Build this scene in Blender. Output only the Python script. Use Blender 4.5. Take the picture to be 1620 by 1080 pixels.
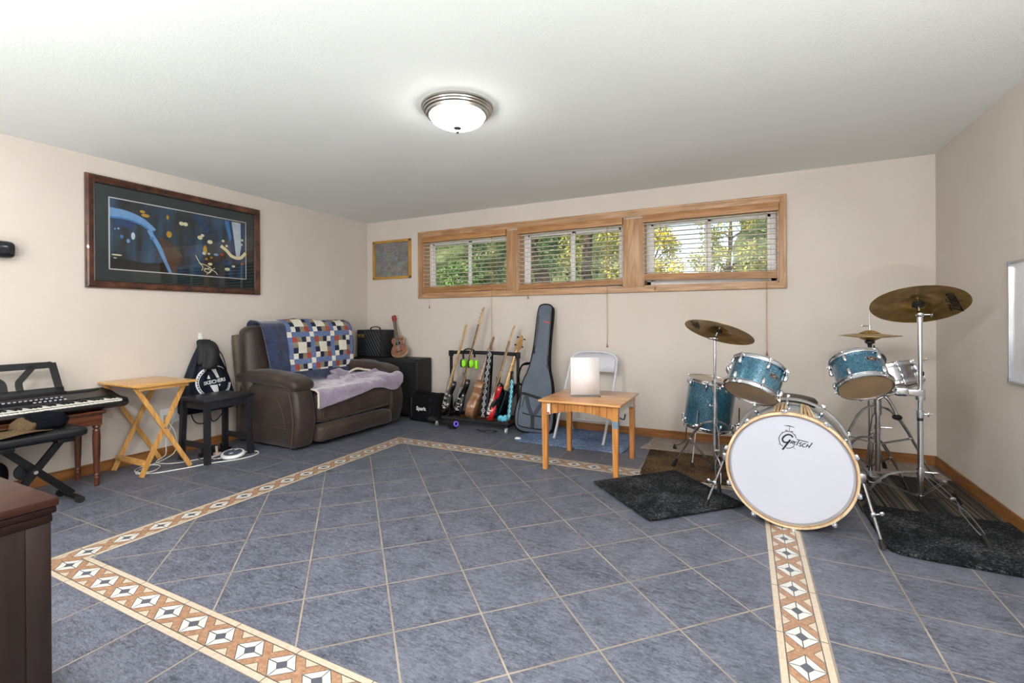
import bpy, bmesh, math, random
import numpy as np
from mathutils import Vector, Matrix, noise

for o in list(bpy.data.objects):
    bpy.data.objects.remove(o)
S = bpy.context.scene
COL = S.collection
PI = math.pi
random.seed(7)

# ------------------------------------------------------------------ room measures
D = 4.718; XL = -4.440; XR = 1.328; H = 2.410; YF = -2.3     # back wall, left wall, right wall, ceiling, front wall

# ------------------------------------------------------------------ camera
YAW, PITCH, ROLL = 0.4579, 0.0018, -0.0054
_fw = Vector((-math.sin(YAW) * math.cos(PITCH), math.cos(YAW) * math.cos(PITCH), -math.sin(PITCH)))
_rt = Vector((math.cos(YAW), math.sin(YAW), 0)); _up = _rt.cross(_fw)
_r2 = _rt * math.cos(ROLL) + _up * math.sin(ROLL); _u2 = _r2.cross(_fw)
cd = bpy.data.cameras.new('camera'); cam = bpy.data.objects.new('camera', cd); COL.objects.link(cam)
cd.sensor_width = 36; cd.lens = 746.187 / 1620 * 36
cd.shift_y = (504.509 - 540) / 1620
cd.clip_start = 0.05; cd.clip_end = 200
mw = Matrix((_r2, _u2, -_fw)).transposed().to_4x4(); mw.translation = Vector((0, 0, 1.16))
cam.matrix_world = mw
S.camera = cam

# ------------------------------------------------------------------ world, sun, added room lights, exposure
W = bpy.data.worlds.new('world'); S.world = W; W.use_nodes = True
wn = W.node_tree; wn.nodes.clear()
sky = wn.nodes.new('ShaderNodeTexSky'); sky.sky_type = 'NISHITA'
sky.sun_disc = False; sky.sun_elevation = math.radians(48); sky.sun_rotation = math.radians(160)
bg = wn.nodes.new('ShaderNodeBackground'); wo = wn.nodes.new('ShaderNodeOutputWorld')
wn.links.new(sky.outputs[0], bg.inputs[0]); wn.links.new(bg.outputs[0], wo.inputs[0])
bg.inputs[1].default_value = SKY = 0.24

sl = bpy.data.lights.new('sun', 'SUN'); sl.energy = 6.0; sl.angle = 0.01; sl.color = (1, .95, .86)
so = bpy.data.objects.new('sun', sl); COL.objects.link(so)
so.rotation_euler = (math.radians(46), 0, math.radians(-28)); so.location = (0, -10, 12)

def disk_light(name, loc, size, power, color, rot=(0, 0, 0)):
    l = bpy.data.lights.new(name, 'AREA'); l.shape = 'DISK'; l.size = size; l.energy = power; l.color = color
    o = bpy.data.objects.new(name, l); COL.objects.link(o); o.location = loc; o.rotation_euler = rot
    return o
# added lights out of view: overhead fills, and uplights that brighten the ceiling
def bulb(name, loc, r_, power, color):
    l = bpy.data.lights.new(name, 'POINT'); l.shadow_soft_size = r_; l.energy = power; l.color = color
    o = bpy.data.objects.new(name, l); COL.objects.link(o); o.location = loc
    return o
bulb('unseen_fill_light', (-2.14, -0.9, 2.12), .16, 42, (1, .98, .96))  # added on the left, where guitar shadows hint at a lamp
bulb('unseen_fill_light', (0.62, 0.90, 2.18), .10, 48, (1, .98, .95))  # set near the lamp that the cymbal shadow points to
disk_light('unseen_fill_light', (-1.97, 0.0, H - .03), .26, 34, (1, .98, .96))  # added to brighten floor and left wall, no lamp known here
disk_light('unseen_fill_light', (0.85, -0.4, H - .03), .26, 22, (1, .98, .96))  # added overhead fill on the right, no lamp known here
disk_light('added_uplight', (-2.2, -1.4, 0.50), .45, 78, (.97, 1, .985), (PI, 0, 0))  # added to brighten the ceiling from below, not a known floor lamp
disk_light('added_uplight', (0.3, -1.2, 0.50), .45, 100, (.97, 1, .985), (PI, 0, 0))  # second added uplight for the ceiling, not a known floor lamp
LAMP_W = 24.0            # emission strength of the ceiling lamp's glass

S.view_settings.view_transform = 'Standard'; S.view_settings.look = 'None'
S.view_settings.gamma = 1; S.view_settings.use_curve_mapping = False
S.view_settings.exposure = 0.60

# ------------------------------------------------------------------ node helpers
class T:
    def __init__(s, name):
        s.m = bpy.data.materials.new(name); s.m.use_nodes = True
        s.t = s.m.node_tree; s.n = s.t.nodes; s.b = s.n['Principled BSDF']; s._c = None
    def new(s, k, **kw):
        n = s.n.new(k)
        for a, v in kw.items(): setattr(n, a, v)
        return n
    def put(s, inp, v):
        if v is None: return
        if isinstance(v, bpy.types.NodeSocket): s.t.links.new(v, inp)
        elif isinstance(v, (tuple, list)) and len(v) == 3 and inp.type == 'RGBA': inp.default_value = (*v, 1)
        else: inp.default_value = v
    def f(s, op, *a):
        n = s.new('ShaderNodeMath', operation=op)
        for i, v in enumerate(a): s.put(n.inputs[i], v)
        return n.outputs[0]
    def obj(s): return s.new('ShaderNodeTexCoord').outputs['Object']
    def uv(s): return s.new('ShaderNodeTexCoord').outputs['UV']
    def xyz(s, v):
        n = s.new('ShaderNodeSeparateXYZ'); s.put(n.inputs[0], v); return n.outputs
    def comb(s, x, y, z=0.0):
        n = s.new('ShaderNodeCombineXYZ'); s.put(n.inputs[0], x); s.put(n.inputs[1], y); s.put(n.inputs[2], z); return n.outputs[0]
    def map(s, v, sc=(1, 1, 1), loc=(0, 0, 0), rot=(0, 0, 0)):
        n = s.new('ShaderNodeMapping'); s.put(n.inputs[0], v); n.inputs['Scale'].default_value = sc
        n.inputs['Location'].default_value = loc; n.inputs['Rotation'].default_value = rot; return n.outputs[0]
    def noise(s, v, sc=5., det=4., rough=.5, dist=0., col=False):
        n = s.new('ShaderNodeTexNoise'); s.put(n.inputs['Vector'], v); n.inputs['Scale'].default_value = sc
        n.inputs['Detail'].default_value = det; n.inputs['Roughness'].default_value = rough; n.inputs['Distortion'].default_value = dist
        return n.outputs[1 if col else 0]
    def voro(s, v, sc=5., feat='F1', out='Distance', rnd=1.):
        n = s.new('ShaderNodeTexVoronoi', feature=feat); s.put(n.inputs['Vector'], v); n.inputs['Scale'].default_value = sc
        n.inputs['Randomness'].default_value = rnd; return n.outputs[out]
    def white(s, v):
        n = s.new('ShaderNodeTexWhiteNoise', noise_dimensions='3D'); s.put(n.inputs['Vector'], v); return n.outputs
    def ramp(s, v, stops, interp='LINEAR'):
        n = s.new('ShaderNodeValToRGB'); s.put(n.inputs[0], v); r = n.color_ramp; r.interpolation = interp
        while len(r.elements) < len(stops): r.elements.new(.5)
        for e, (p, c) in zip(r.elements, stops):
            e.position = p; e.color = (*c, 1) if len(c) == 3 else c
        return n.outputs[0]
    def mix(s, f, a, b, mode='MIX'):
        n = s.new('ShaderNodeMix', data_type='RGBA', blend_type=mode)
        s.put(n.inputs[0], f); s.put(n.inputs[6], a); s.put(n.inputs[7], b); return n.outputs[2]
    def bump(s, h, strength=.2, dist=.01):
        n = s.new('ShaderNodeBump'); s.put(n.inputs['Height'], h); n.inputs['Strength'].default_value = strength
        n.inputs['Distance'].default_value = dist; s.t.links.new(n.outputs[0], s.b.inputs['Normal'])
    def set(s, **k):
        for a, v in k.items(): s.put(s.b.inputs[a.replace('_', ' ')], v)
        return s

def hexc(h, k=1.0):
    c = [int(h[i:i + 2], 16) / 255 for i in (0, 2, 4)]
    return tuple(k * (x / 12.92 if x < .04045 else ((x + .055) / 1.055) ** 2.4) for x in c)

MATS = {}
def M(name, color='808080', rough=.5, metal=0., var=.12, sc=20., bump=0., coat=0., spec=.5, trans=0., sheen=0., alpha=1., bsc=None):
    """plain procedural surface: base colour with a little noise, optional bump"""
    if name in MATS: return MATS[name]
    t = T(name); c = hexc(color); v = t.obj()
    if var:
        n = t.noise(v, sc, 5)
        c2 = t.ramp(n, [(.3, tuple(x * (1 - var) for x in c)), (.7, tuple(min(1, x * (1 + var)) for x in c))])
    else: c2 = c
    t.set(Base_Color=c2, Roughness=rough, Metallic=metal, Coat_Weight=coat, Specular_IOR_Level=spec, Transmission_Weight=trans, Sheen_Weight=sheen, Alpha=alpha)
    if bump: t.bump(t.noise(v, bsc or sc * 8, 3), bump, .004)
    MATS[name] = t.m
    return t.m

def wood(name, dark, light, axis=0, rough=.4, sc=1.0, coat=0.):
    """wood with grain running along the given local axis"""
    if name in MATS: return MATS[name]
    t = T(name); v = t.obj(); s = [38 * sc, 38 * sc, 38 * sc]; s[axis] = 2.2 * sc
    n = t.noise(t.map(v, tuple(s)), 1.0, 6, .62, .6)
    s2 = [7 * sc] * 3; s2[axis] = .8 * sc
    n2 = t.noise(t.map(v, tuple(s2), (3, 1, 2)), 1.0, 3, .5, 1.5)
    w = t.f('FRACT', t.f('MULTIPLY', n2, 5.0))
    w = t.f('ABSOLUTE', t.f('SUBTRACT', w, .5))
    k = t.f('ADD', t.f('MULTIPLY', n, .75), t.f('MULTIPLY', w, .5))
    t.set(Base_Color=t.ramp(k, [(.3, hexc(dark)), (.68, hexc(light))]), Roughness=rough, Coat_Weight=coat)
    t.bump(n, .06, .002)
    MATS[name] = t.m
    return t.m

def emis(name, color, strength):
    t = T(name); t.set(Base_Color=(.9, .9, .9), Emission_Color=color, Emission_Strength=strength, Roughness=.4); MATS[name] = t.m
    return t.m

# ------------------------------------------------------------------ mesh builder
def frame(z, x=None):
    """rotation whose local Z is z and whose local X is near x"""
    z = Vector(z).normalized()
    if x is None: x = Vector((1, 0, 0)) if abs(z.x) < .9 else Vector((0, 1, 0))
    x = Vector(x); x = (x - z * x.dot(z)).normalized(); y = z.cross(x)
    return Matrix((x, y, z)).transposed()

def TR(loc=(0, 0, 0), rot=None, sc=None):
    m = Matrix.Translation(loc)
    if rot is not None: m = m @ (rot.to_4x4() if isinstance(rot, Matrix) else __import__('mathutils').Euler(rot).to_matrix().to_4x4())
    if sc: m = m @ Matrix.Diagonal((*sc, 1))
    return m

class B:
    def __init__(s, X=None):
        s.v = []; s.f = []; s.mi = []; s.X = X or Matrix.Identity(4); s.m = 0; s.uv = []
        s.hasuv = False
    def add(s, vs, fs, X=None, uvs=None):
        o = len(s.v); XX = s.X @ X if X is not None else s.X
        s.v += [tuple(XX @ Vector(p)) for p in vs]
        s.f += [tuple(i + o for i in f) for f in fs]; s.mi += [s.m] * len(fs)
        if uvs: s.hasuv = True; s.uv += uvs
        else: s.uv += [None] * len(fs)
        return s
    def box(s, a, b, bev=0., X=None):
        """axis aligned box from corner a to corner b, edges chamfered by bev"""
        lo = [min(p, q) for p, q in zip(a, b)]; hi = [max(p, q) for p, q in zip(a, b)]
        bev = min(bev, *[(h - l) * .49 for l, h in zip(lo, hi)])
        if bev <= 0:
            vs = [(x, y, z) for x in (lo[0], hi[0]) for y in (lo[1], hi[1]) for z in (lo[2], hi[2])]
            fs = [(0, 1, 3, 2), (4, 6, 7, 5), (0, 4, 5, 1), (2, 3, 7, 6), (0, 2, 6, 4), (1, 5, 7, 3)]
            return s.add(vs, fs, X)
        bm = bmesh.new(); bmesh.ops.create_cube(bm, size=1)
        for v in bm.verts:
            v.co = Vector([(l + h) / 2 + c * (h - l) for c, l, h in zip(v.co, lo, hi)])
        bmesh.ops.bevel(bm, geom=bm.edges[:], offset=bev, segments=2, profile=.6, affect='EDGES')
        s.bm(bm, X); return s
    def bm(s, bm, X=None):
        bm.verts.index_update()
        s.add([tuple(v.co) for v in bm.verts], [tuple(v.index for v in f.verts) for f in bm.faces], X); bm.free()
    def cyl(s, p, q, r, r2=None, n=16, cap=True):
        p = Vector(p); q = Vector(q); r2 = r if r2 is None else r2; R = frame(q - p)
        vs = []
        for c, rr in ((p, r), (q, r2)):
            for i in range(n):
                a = 2 * PI * i / n; vs.append(c + R @ Vector((rr * math.cos(a), rr * math.sin(a), 0)))
        fs = [(i, (i + 1) % n, n + (i + 1) % n, n + i) for i in range(n)]
        if cap: fs += [tuple(range(n - 1, -1, -1)), tuple(range(n, 2 * n))]
        return s.add(vs, fs)
    def tube(s, pts, r, n=8, closed=False, cap=True, smooth=0, flat=None):
        """swept tube through pts; r number or list; flat=(a,b,normal) scales the section"""
        pts = [Vector(p) for p in pts]
        if smooth: pts = catmull(pts, smooth, closed)
        N = len(pts); rs = r if isinstance(r, (list, tuple)) else [r] * N
        if len(rs) != N: rs = [rs[min(len(rs) - 1, int(i * len(rs) / N))] for i in range(N)]
        tan = []
        for i in range(N):
            a = pts[i - 1] if (i or closed) else pts[i]; b = pts[(i + 1) % N] if (i < N - 1 or closed) else pts[i]
            t_ = (b - a); tan.append(t_.normalized() if t_.length > 1e-9 else Vector((0, 0, 1)))
        x = Vector(flat[2]) if flat else (Vector((0, 0, 1)) if abs(tan[0].z) < .9 else Vector((1, 0, 0)))
        vs = []
        for i in range(N):
            x = (Vector(flat[2]) if flat else x); x = x - tan[i] * x.dot(tan[i])
            x = x.normalized() if x.length > 1e-6 else tan[i].orthogonal().normalized()
            y = tan[i].cross(x)
            for k in range(n):
                a = 2 * PI * k / n + (PI / n if n == 4 else 0)
                ca, sa = math.cos(a) * rs[i], math.sin(a) * rs[i]
                if flat: ca *= flat[0]; sa *= flat[1]
                vs.append(pts[i] + x * ca + y * sa)
        fs = []
        for i in range(N if closed else N - 1):
            j = (i + 1) % N
            fs += [(i * n + k, i * n + (k + 1) % n, j * n + (k + 1) % n, j * n + k) for k in range(n)]
        if cap and not closed: fs += [tuple(range(n - 1, -1, -1)), tuple((N - 1) * n + k for k in range(n))]
        return s.add(vs, fs)
    def lathe(s, prof, n=32, X=None, arc=None):
        """profile [(r,z)...] spun about local Z"""
        vs = []; fs = []; P = len(prof)
        for i in range(n):
            a = 2 * PI * i / n
            for r, z in prof: vs.append((r * math.cos(a), r * math.sin(a), z))
        for i in range(n):
            j = (i + 1) % n
            for k in range(P - 1):
                if prof[k][0] < 1e-6 and prof[k + 1][0] < 1e-6: continue
                fs.append((i * P + k, j * P + k, j * P + k + 1, i * P + k + 1))
        bm = bmesh.new()
        bv = [bm.verts.new(v) for v in vs]; bm.verts.ensure_lookup_table()
        for f in fs: bm.faces.new([bv[i] for i in f])
        bmesh.ops.remove_doubles(bm, verts=bm.verts[:], dist=1e-6)
        bmesh.ops.recalc_face_normals(bm, faces=bm.faces[:])
        s.bm(bm, X); return s
    def prism(s, poly, z0, z1, X=None, bev=0.):
        """2D outline extruded along local Z"""
        bm = bmesh.new(); vs = [bm.verts.new((x, y, z0)) for x, y in poly]
        f = bm.faces.new(vs); r = bmesh.ops.extrude_face_region(bm, geom=[f])
        for g in r['geom']:
            if isinstance(g, bmesh.types.BMVert): g.co.z = z1
        bmesh.ops.recalc_face_normals(bm, faces=bm.faces[:])
        if bev:
            ed = [e for e in bm.edges if abs(e.verts[0].co.z - e.verts[1].co.z) < 1e-7]
            bmesh.ops.bevel(bm, geom=ed, offset=bev, segments=2, profile=.5, affect='EDGES')
        s.bm(bm, X); return s
    def ball(s, c, r, n=16, sc=(1, 1, 1), X=None):
        P = [(math.sin(PI * k / (n // 2)), -math.cos(PI * k / (n // 2))) for k in range(n // 2 + 1)]
        P = [(a * r, z * r) for a, z in P]; P[0] = (0, -r); P[-1] = (0, r)
        return s.lathe(P, n, (X or Matrix.Identity(4)) @ TR(c, None, sc))
    def torus(s, c, R, r, axis=(0, 0, 1), n=40, k=8):
        F = frame(axis); c = Vector(c)
        return s.tube([c + F @ Vector((R * math.cos(2 * PI * i / n), R * math.sin(2 * PI * i / n), 0)) for i in range(n)], r, k, closed=True)
    def soft(s, c, h, r, bulge=(0, 0, 0), n=8, fn=None, X=None):
        """rounded, slightly inflated box: centre c, half sizes h, edge radius r"""
        vs = []; fs = []; idx = {}
        r = min(r, *h)
        def vert(u):
            k = tuple(round(t, 5) for t in u)
            if k in idx: return idx[k]
            p = Vector([u[i] * h[i] for i in range(3)])
            q = Vector([max(-(h[i] - r), min(h[i] - r, p[i])) for i in range(3)]); d = p - q
            if d.length > 1e-9: p = q + d.normalized() * r
            for i in range(3):
                a, b = u[(i + 1) % 3], u[(i + 2) % 3]
                p[i] += bulge[i] * u[i] * (1 - a * a) * (1 - b * b)
            p = p + Vector(c)
            if fn: p = Vector(fn(p, u))
            idx[k] = len(vs); vs.append(p); return idx[k]
        g = [-1 + 2 * i / n for i in range(n + 1)]
        g = [math.copysign(abs(t) ** .8, t) for t in g]
        for ax in range(3):
            for sg in (-1, 1):
                for i in range(n):
                    for j in range(n):
                        q = []
                        for a, b in ((i, j), (i + 1, j), (i + 1, j + 1), (i, j + 1)):
                            u = [0, 0, 0]; u[ax] = sg; u[(ax + 1) % 3] = g[a]; u[(ax + 2) % 3] = g[b]; q.append(vert(u))
                        fs.append(tuple(q) if sg > 0 else tuple(reversed(q)))
        return s.add(vs, fs, X)
    def ribbon(s, pts, w, X=None, t=0.0006, closed=False):
        """flat stroke in the local XY plane, raised by t"""
        pts = [Vector((p[0], p[1], 0)) for p in pts]; N = len(pts); vs = []
        ws = w if isinstance(w, (list, tuple)) else [w] * N
        for i in range(N):
            a = pts[i - 1] if i or closed else pts[i]; b = pts[(i + 1) % N] if i < N - 1 or closed else pts[i]
            d = (b - a).normalized(); nn = Vector((-d.y, d.x, 0)) * ws[i] / 2
            vs += [pts[i] + nn, pts[i] - nn]
        vs = [(v.x, v.y, t) for v in vs] + [(v.x, v.y, 0) for v in vs]; K = 2 * N
        fs = []
        for i in range(N if closed else N - 1):
            j = (i + 1) % N
            a, b, c, d = 2 * i, 2 * i + 1, 2 * j + 1, 2 * j
            fs += [(a, b, c, d), (b, K + b, K + c, c), (d, K + d, K + a, a), (K + d, K + c, K + b, K + a)]
        if not closed: fs += [(0, K, K + 1, 1), (K - 2, K - 1, 2 * K - 1, 2 * K - 2)]
        return s.add(vs, fs, X)
    def text(s, body, size, X, italic=0., t=.0006, bold=0.):
        cu = bpy.data.curves.new('t', 'FONT'); cu.body = body; cu.size = size; cu.align_x = 'CENTER'; cu.align_y = 'CENTER'
        cu.shear = italic; cu.offset = bold; cu.extrude = t / 2; cu.resolution_u = 3
        ob = bpy.data.objects.new('t', cu); COL.objects.link(ob)
        dg = bpy.context.evaluated_depsgraph_get(); me = ob.evaluated_get(dg).to_mesh()
        s.add([tuple(v.co) for v in me.vertices], [tuple(p.vertices) for p in me.polygons], X)
        ob.evaluated_get(dg).to_mesh_clear(); bpy.data.objects.remove(ob); bpy.data.curves.remove(cu)
        return s

def catmull(p, k, closed=False):
    out = []; n = len(p)
    for i in range(n if closed else n - 1):
        a = p[i - 1] if i or closed else p[0]; b = p[i]; c = p[(i + 1) % n]; d = p[(i + 2) % n] if (i + 2 < n or closed) else p[-1]
        for j in range(k):
            t = j / k
            out.append(.5 * ((2 * b) + (c - a) * t + (2 * a - 5 * b + 4 * c - d) * t * t + (3 * b - a - 3 * c + d) * t ** 3))
    if not closed: out.append(p[-1])
    return out

def cat2(p, k=6, closed=True):
    return [(v.x, v.y) for v in catmull([Vector((a, b, 0)) for a, b in p], k, closed)]

MW = {}
def root(name, loc, label, cat, group=None, rz=0.):
    o = bpy.data.objects.new(name, None); COL.objects.link(o); o.location = loc; o.rotation_euler = (0, 0, rz)
    o.empty_display_size = .05
    o['label'] = label; o['category'] = cat
    if group: o['group'] = group
    MW[o] = Matrix.Translation(loc) @ Matrix.Rotation(rz, 4, 'Z')
    return o

def part(name, b, m, parent=None, label=None, world=True, sharp=38, kind=None, sub=0):
    """link the builder's mesh as one object; world=True: its points are world points"""
    me = bpy.data.meshes.new(name)
    vs = b.v
    X = MW.get(parent)
    if parent is not None and world:
        inv = X.inverted(); vs = [tuple(inv @ Vector(p)) for p in vs]
    me.from_pydata(vs, [], b.f); 
    ms = m if isinstance(m, (list, tuple)) else [m]
    for x in ms: me.materials.append(x)
    if len(ms) > 1: me.polygons.foreach_set('material_index', b.mi)
    if b.hasuv:
        u = me.uv_layers.new(name='UVMap'); i = 0
        for f, q in zip(b.f, b.uv):
            for j in range(len(f)):
                u.data[i].uv = q[j] if q else (0, 0); i += 1
    me.validate(); me.update()
    bm = bmesh.new(); bm.from_mesh(me)
    bm.normal_update()
    lim = math.radians(sharp)
    for f in bm.faces: f.smooth = True
    for e in bm.edges:
        if len(e.link_faces) == 2 and e.calc_face_angle(0) > lim: e.smooth = False
    bm.to_mesh(me); bm.free()
    o = bpy.data.objects.new(name, me); COL.objects.link(o)
    if parent is not None:
        o.parent = parent; MW[o] = X
    else: MW[o] = Matrix.Identity(4)
    if label: o['label'] = label
    if kind: o['kind'] = kind
    if sub:
        md = o.modifiers.new('sub', 'SUBSURF'); md.levels = sub; md.render_levels = sub
    return o

def solo(name, b, m, label, cat, loc=None, group=None, kind=None, sharp=38, sub=0):
    """a thing that is one mesh; its origin goes to loc"""
    loc = loc or tuple(sum(v[i] for v in b.v) / len(b.v) for i in range(3))
    b.v = [tuple(Vector(v) - Vector(loc)) for v in b.v]
    o = part(name, b, m, None, sharp=sharp, sub=sub); o.location = loc; MW[o] = Matrix.Translation(loc)
    o['label'] = label; o['category'] = cat
    if group: o['group'] = group
    if kind: o['kind'] = kind
    return o

def struct(name, b, m, parent=None, **k):
    o = part(name, b, m, parent, **k)
    if parent is None: o['kind'] = 'structure'
    return o
# ================================================================== MATERIALS OF THE ROOM
def slate(t, v, cellv, edge):
    """blue-grey slate tile: v coords in metres, cellv tile id vector, edge = 1 on grout"""
    rnd = t.white(cellv)
    off = t.new('ShaderNodeVectorMath', operation='MULTIPLY_ADD'); t.put(off.inputs[0], rnd[1]); off.inputs[1].default_value = (9, 9, 0); t.put(off.inputs[2], v)
    st = t.map(off.outputs[0], (1.0, 2.6, 1), (0, 0, .0132), (0, 0, .5))
    n1 = t.noise(st, 22, 8, .72, .9)
    n2 = t.noise(off.outputs[0], 7, 3, .5)
    n3 = t.noise(t.map(st, (1, 1.6, 1)), 42, 4, .7, 1.2)
    n4 = t.noise(st, 44, 6, .75, 1.6)
    k = t.f('ADD', t.f('MULTIPLY', n1, .34), t.f('ADD', t.f('MULTIPLY', n2, .12), t.f('ADD', t.f('MULTIPLY', n3, .26), t.f('MULTIPLY', n4, .34))))
    k = t.f('ADD', k, t.f('MULTIPLY', t.f('SUBTRACT', rnd[0], .5), .014))
    c = t.ramp(k, [(.41, (.018, .020, .028)), (.47, (.053, .059, .081)), (.53, (.098, .107, .141)), (.62, (.165, .178, .222))])
    g = t.ramp(t.noise(v, 6, 3), [(.3, (.17, .145, .115)), (.7, (.32, .275, .22))])
    t.set(Base_Color=t.mix(edge, c, g), Roughness=t.f('ADD', .34, t.f('MULTIPLY', n1, .28)), Specular_IOR_Level=.45)
    h = t.f('SUBTRACT', t.f('MULTIPLY', n3, .3), t.f('MULTIPLY', edge, 1.))
    t.bump(h, .25, .003)

def grid_edge(t, x, y, p, x0, y0, g):
    """tile ids and grout mask of a square grid with pitch p"""
    u = t.f('DIVIDE', t.f('SUBTRACT', x, x0), p); w = t.f('DIVIDE', t.f('SUBTRACT', y, y0), p)
    iu = t.f('FLOOR', u); iw = t.f('FLOOR', w)
    def e(q, i):
        d = t.f('SUBTRACT', q, i); return t.f('MINIMUM', d, t.f('SUBTRACT', 1.0, d))
    m = t.f('MINIMUM', e(u, iu), e(w, iw))
    return t.comb(iu, iw, 1.0), t.f('LESS_THAN', m, g / p / 2)

def floor_mats():
    a = T('tile_straight'); v = a.obj(); x, y, z = a.xyz(v)
    cid, ed = grid_edge(a, x, y, .3315, .266, 1.345, .0068); slate(a, v, cid, ed)
    b = T('tile_diagonal'); v = b.obj(); x, y, z = b.xyz(v)
    u = b.f('MULTIPLY', b.f('ADD', x, y), 2 ** -.5); w = b.f('MULTIPLY', b.f('SUBTRACT', y, x), 2 ** -.5)
    cid, ed = grid_edge(b, u, w, .3355, .1405, 2.131, .0068); slate(b, v, cid, ed)
    c = T('tile_border'); uv = c.uv(); s, t_, _ = c.xyz(uv)
    u = c.f('ABSOLUTE', c.f('SUBTRACT', c.f('FRACT', s), .5)); w = c.f('SUBTRACT', t_, .5); aw = c.f('ABSOLUTE', w)
    K = .345                                              # half width of the patterned band
    wv = c.f('DIVIDE', aw, K)
    d = c.f('ADD', c.f('DIVIDE', u, .40), wv)
    n = c.noise(c.obj(), 60, 5, .7); n0 = c.noise(c.obj(), 9, 3)
    cream = c.ramp(n, [(.3, (.40, .33, .25)), (.7, (.54, .46, .36))])
    orange = c.ramp(n, [(.3, (.22, .115, .065)), (.5, (.31, .175, .105)), (.72, (.42, .26, .165))])
    whitec = c.ramp(n, [(.3, (.46, .46, .44)), (.7, (.60, .60, .58))])
    blue = (.075, .085, .11); line = (.09, .08, .07)
    def near(q, val, wd): return c.f('LESS_THAN', c.f('ABSOLUTE', c.f('SUBTRACT', q, val)), wd)
    col = c.mix(c.f('GREATER_THAN', d, 1.0), whitec, orange)
    col = c.mix(c.f('GREATER_THAN', d, 1.72), col, cream)
    col = c.mix(c.f('LESS_THAN', d, .36), col, blue)
    ln = c.f('MAXIMUM', near(d, 1.0, .035), near(d, 1.72, .03))
    ln = c.f('MAXIMUM', ln, near(d, .36, .03))
    cross = c.f('LESS_THAN', c.f('MINIMUM', c.f('MULTIPLY', u, 1.0), aw), .012)
    cross = c.f('MULTIPLY', cross, c.f('MULTIPLY', c.f('LESS_THAN', d, 1.0), c.f('GREATER_THAN', d, .36)))
    ln = c.f('MAXIMUM', ln, cross)
    col = c.mix(ln, col, line)
    col = c.mix(c.f('GREATER_THAN', aw, K), col, cream)
    col = c.mix(near(aw, K, .012), col, line)
    col = c.mix(c.f('GREATER_THAN', aw, .487), col, (.20, .17, .14))
    # joints of the liner pieces every two cells
    jn = c.f('MULTIPLY', c.f('LESS_THAN', c.f('ABSOLUTE', c.f('SUBTRACT', c.f('FRACT', c.f('MULTIPLY', s, .5)), .25)), .006), c.f('GREATER_THAN', aw, K))
    col = c.mix(jn, col, line)
    c.set(Base_Color=col, Roughness=.38, Specular_IOR_Level=.45)
    c.bump(ln, -.2, .002)
    return a.m, b.m, c.m

def wall_mat():
    t = T('wall_paint'); v = t.obj()
    n = t.noise(v, 1.3, 4, .5); n2 = t.noise(t.map(v, (1, 1, .4)), 3.1, 5, .6)
    k = t.f('ADD', t.f('MULTIPLY', n, .6), t.f('MULTIPLY', n2, .4))
    col = t.ramp(k, [(.3, (.575, .520, .475)), (.7, (.640, .588, .542))])
    sp = t.voro(v, 3.2, rnd=1.)                    # a few scuffs and chips
    col = t.mix(t.f('MULTIPLY', t.f('LESS_THAN', sp, .022), .6), col, (.30, .24, .19))
    t.set(Base_Color=col, Roughness=.52, Specular_IOR_Level=.35)
    t.bump(t.noise(v, 260, 3, .6), .06, .002)
    return t.m
def ceil_mat():
    t = T('ceiling_texture'); v = t.obj()
    n = t.noise(v, 150, 6, .75); n1 = t.noise(v, .9, 3)
    vo = t.voro(v, 75)
    t.set(Base_Color=t.ramp(n1, [(.3, (.77, .80, .785)), (.7, (.82, .85, .835))]), Roughness=.9, Specular_IOR_Level=.1)
    t.bump(t.f('ADD', n, t.f('MULTIPLY', vo, .5)), .22, .004)
    return t.m
MWALL = wall_mat(); MCEIL = ceil_mat()
OAKX = wood('oak_x', '97704e', 'c39c76', 0, .38, coat=0.); OAKY = wood('oak_y', '97704e', 'c39c76', 1, .38, coat=0.); OAKZ = wood('oak_z', '946d4a', 'c09972', 2, .38, coat=0.)
BASEX = wood('base_x', '744823', 'a06b3a', 0, .4); BASEY = wood('base_y', '744823', 'a06b3a', 1, .4)
VINYL = M('vinyl', 'e9eaec', .35, var=.02)

# ================================================================== FLOOR
XB = (-3.044, -2.879, .099, .264); YB = (.992, 1.157, 3.486, 3.651)
b = B()
def quad(b, x0, y0, x1, y1): b.add([(x0, y0, 0), (x1, y0, 0), (x1, y1, 0), (x0, y1, 0)], [(0, 1, 2, 3)])
b.m = 0
quad(b, XL - .1, YF - .1, XR + .1, YB[0]); quad(b, XL - .1, YB[3], XR + .1, D + .1)
quad(b, XL - .1, YB[0], XB[0], YB[3]); quad(b, XB[3], YB[0], XR + .1, YB[3])
b.m = 1; quad(b, XB[1], YB[1], XB[2], YB[2])
b.m = 2
O = [(XB[0], YB[0]), (XB[3], YB[0]), (XB[3], YB[3]), (XB[0], YB[3])]; I = [(XB[1], YB[1]), (XB[2], YB[1]), (XB[2], YB[2]), (XB[1], YB[2])]
ph = {0: (0, -2.715, .1645), 1: (1, 2.331, .1690), 2: (0, -2.863, .1645), 3: (1, 1.180, .1645)}
for k in range(4):
    ax, p0, pt = ph[k]; q = [O[k], O[(k + 1) % 4], I[(k + 1) % 4], I[k]]
    uvs = [((p[ax] - p0) / pt + .5 + 20, tt) for p, tt in zip(q, (0, 0, 1, 1))]
    b.add([(x, y, 0) for x, y in q], [(0, 1, 2, 3)], uvs=[uvs])
floor = struct('floor', b, list(floor_mats()))

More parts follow.
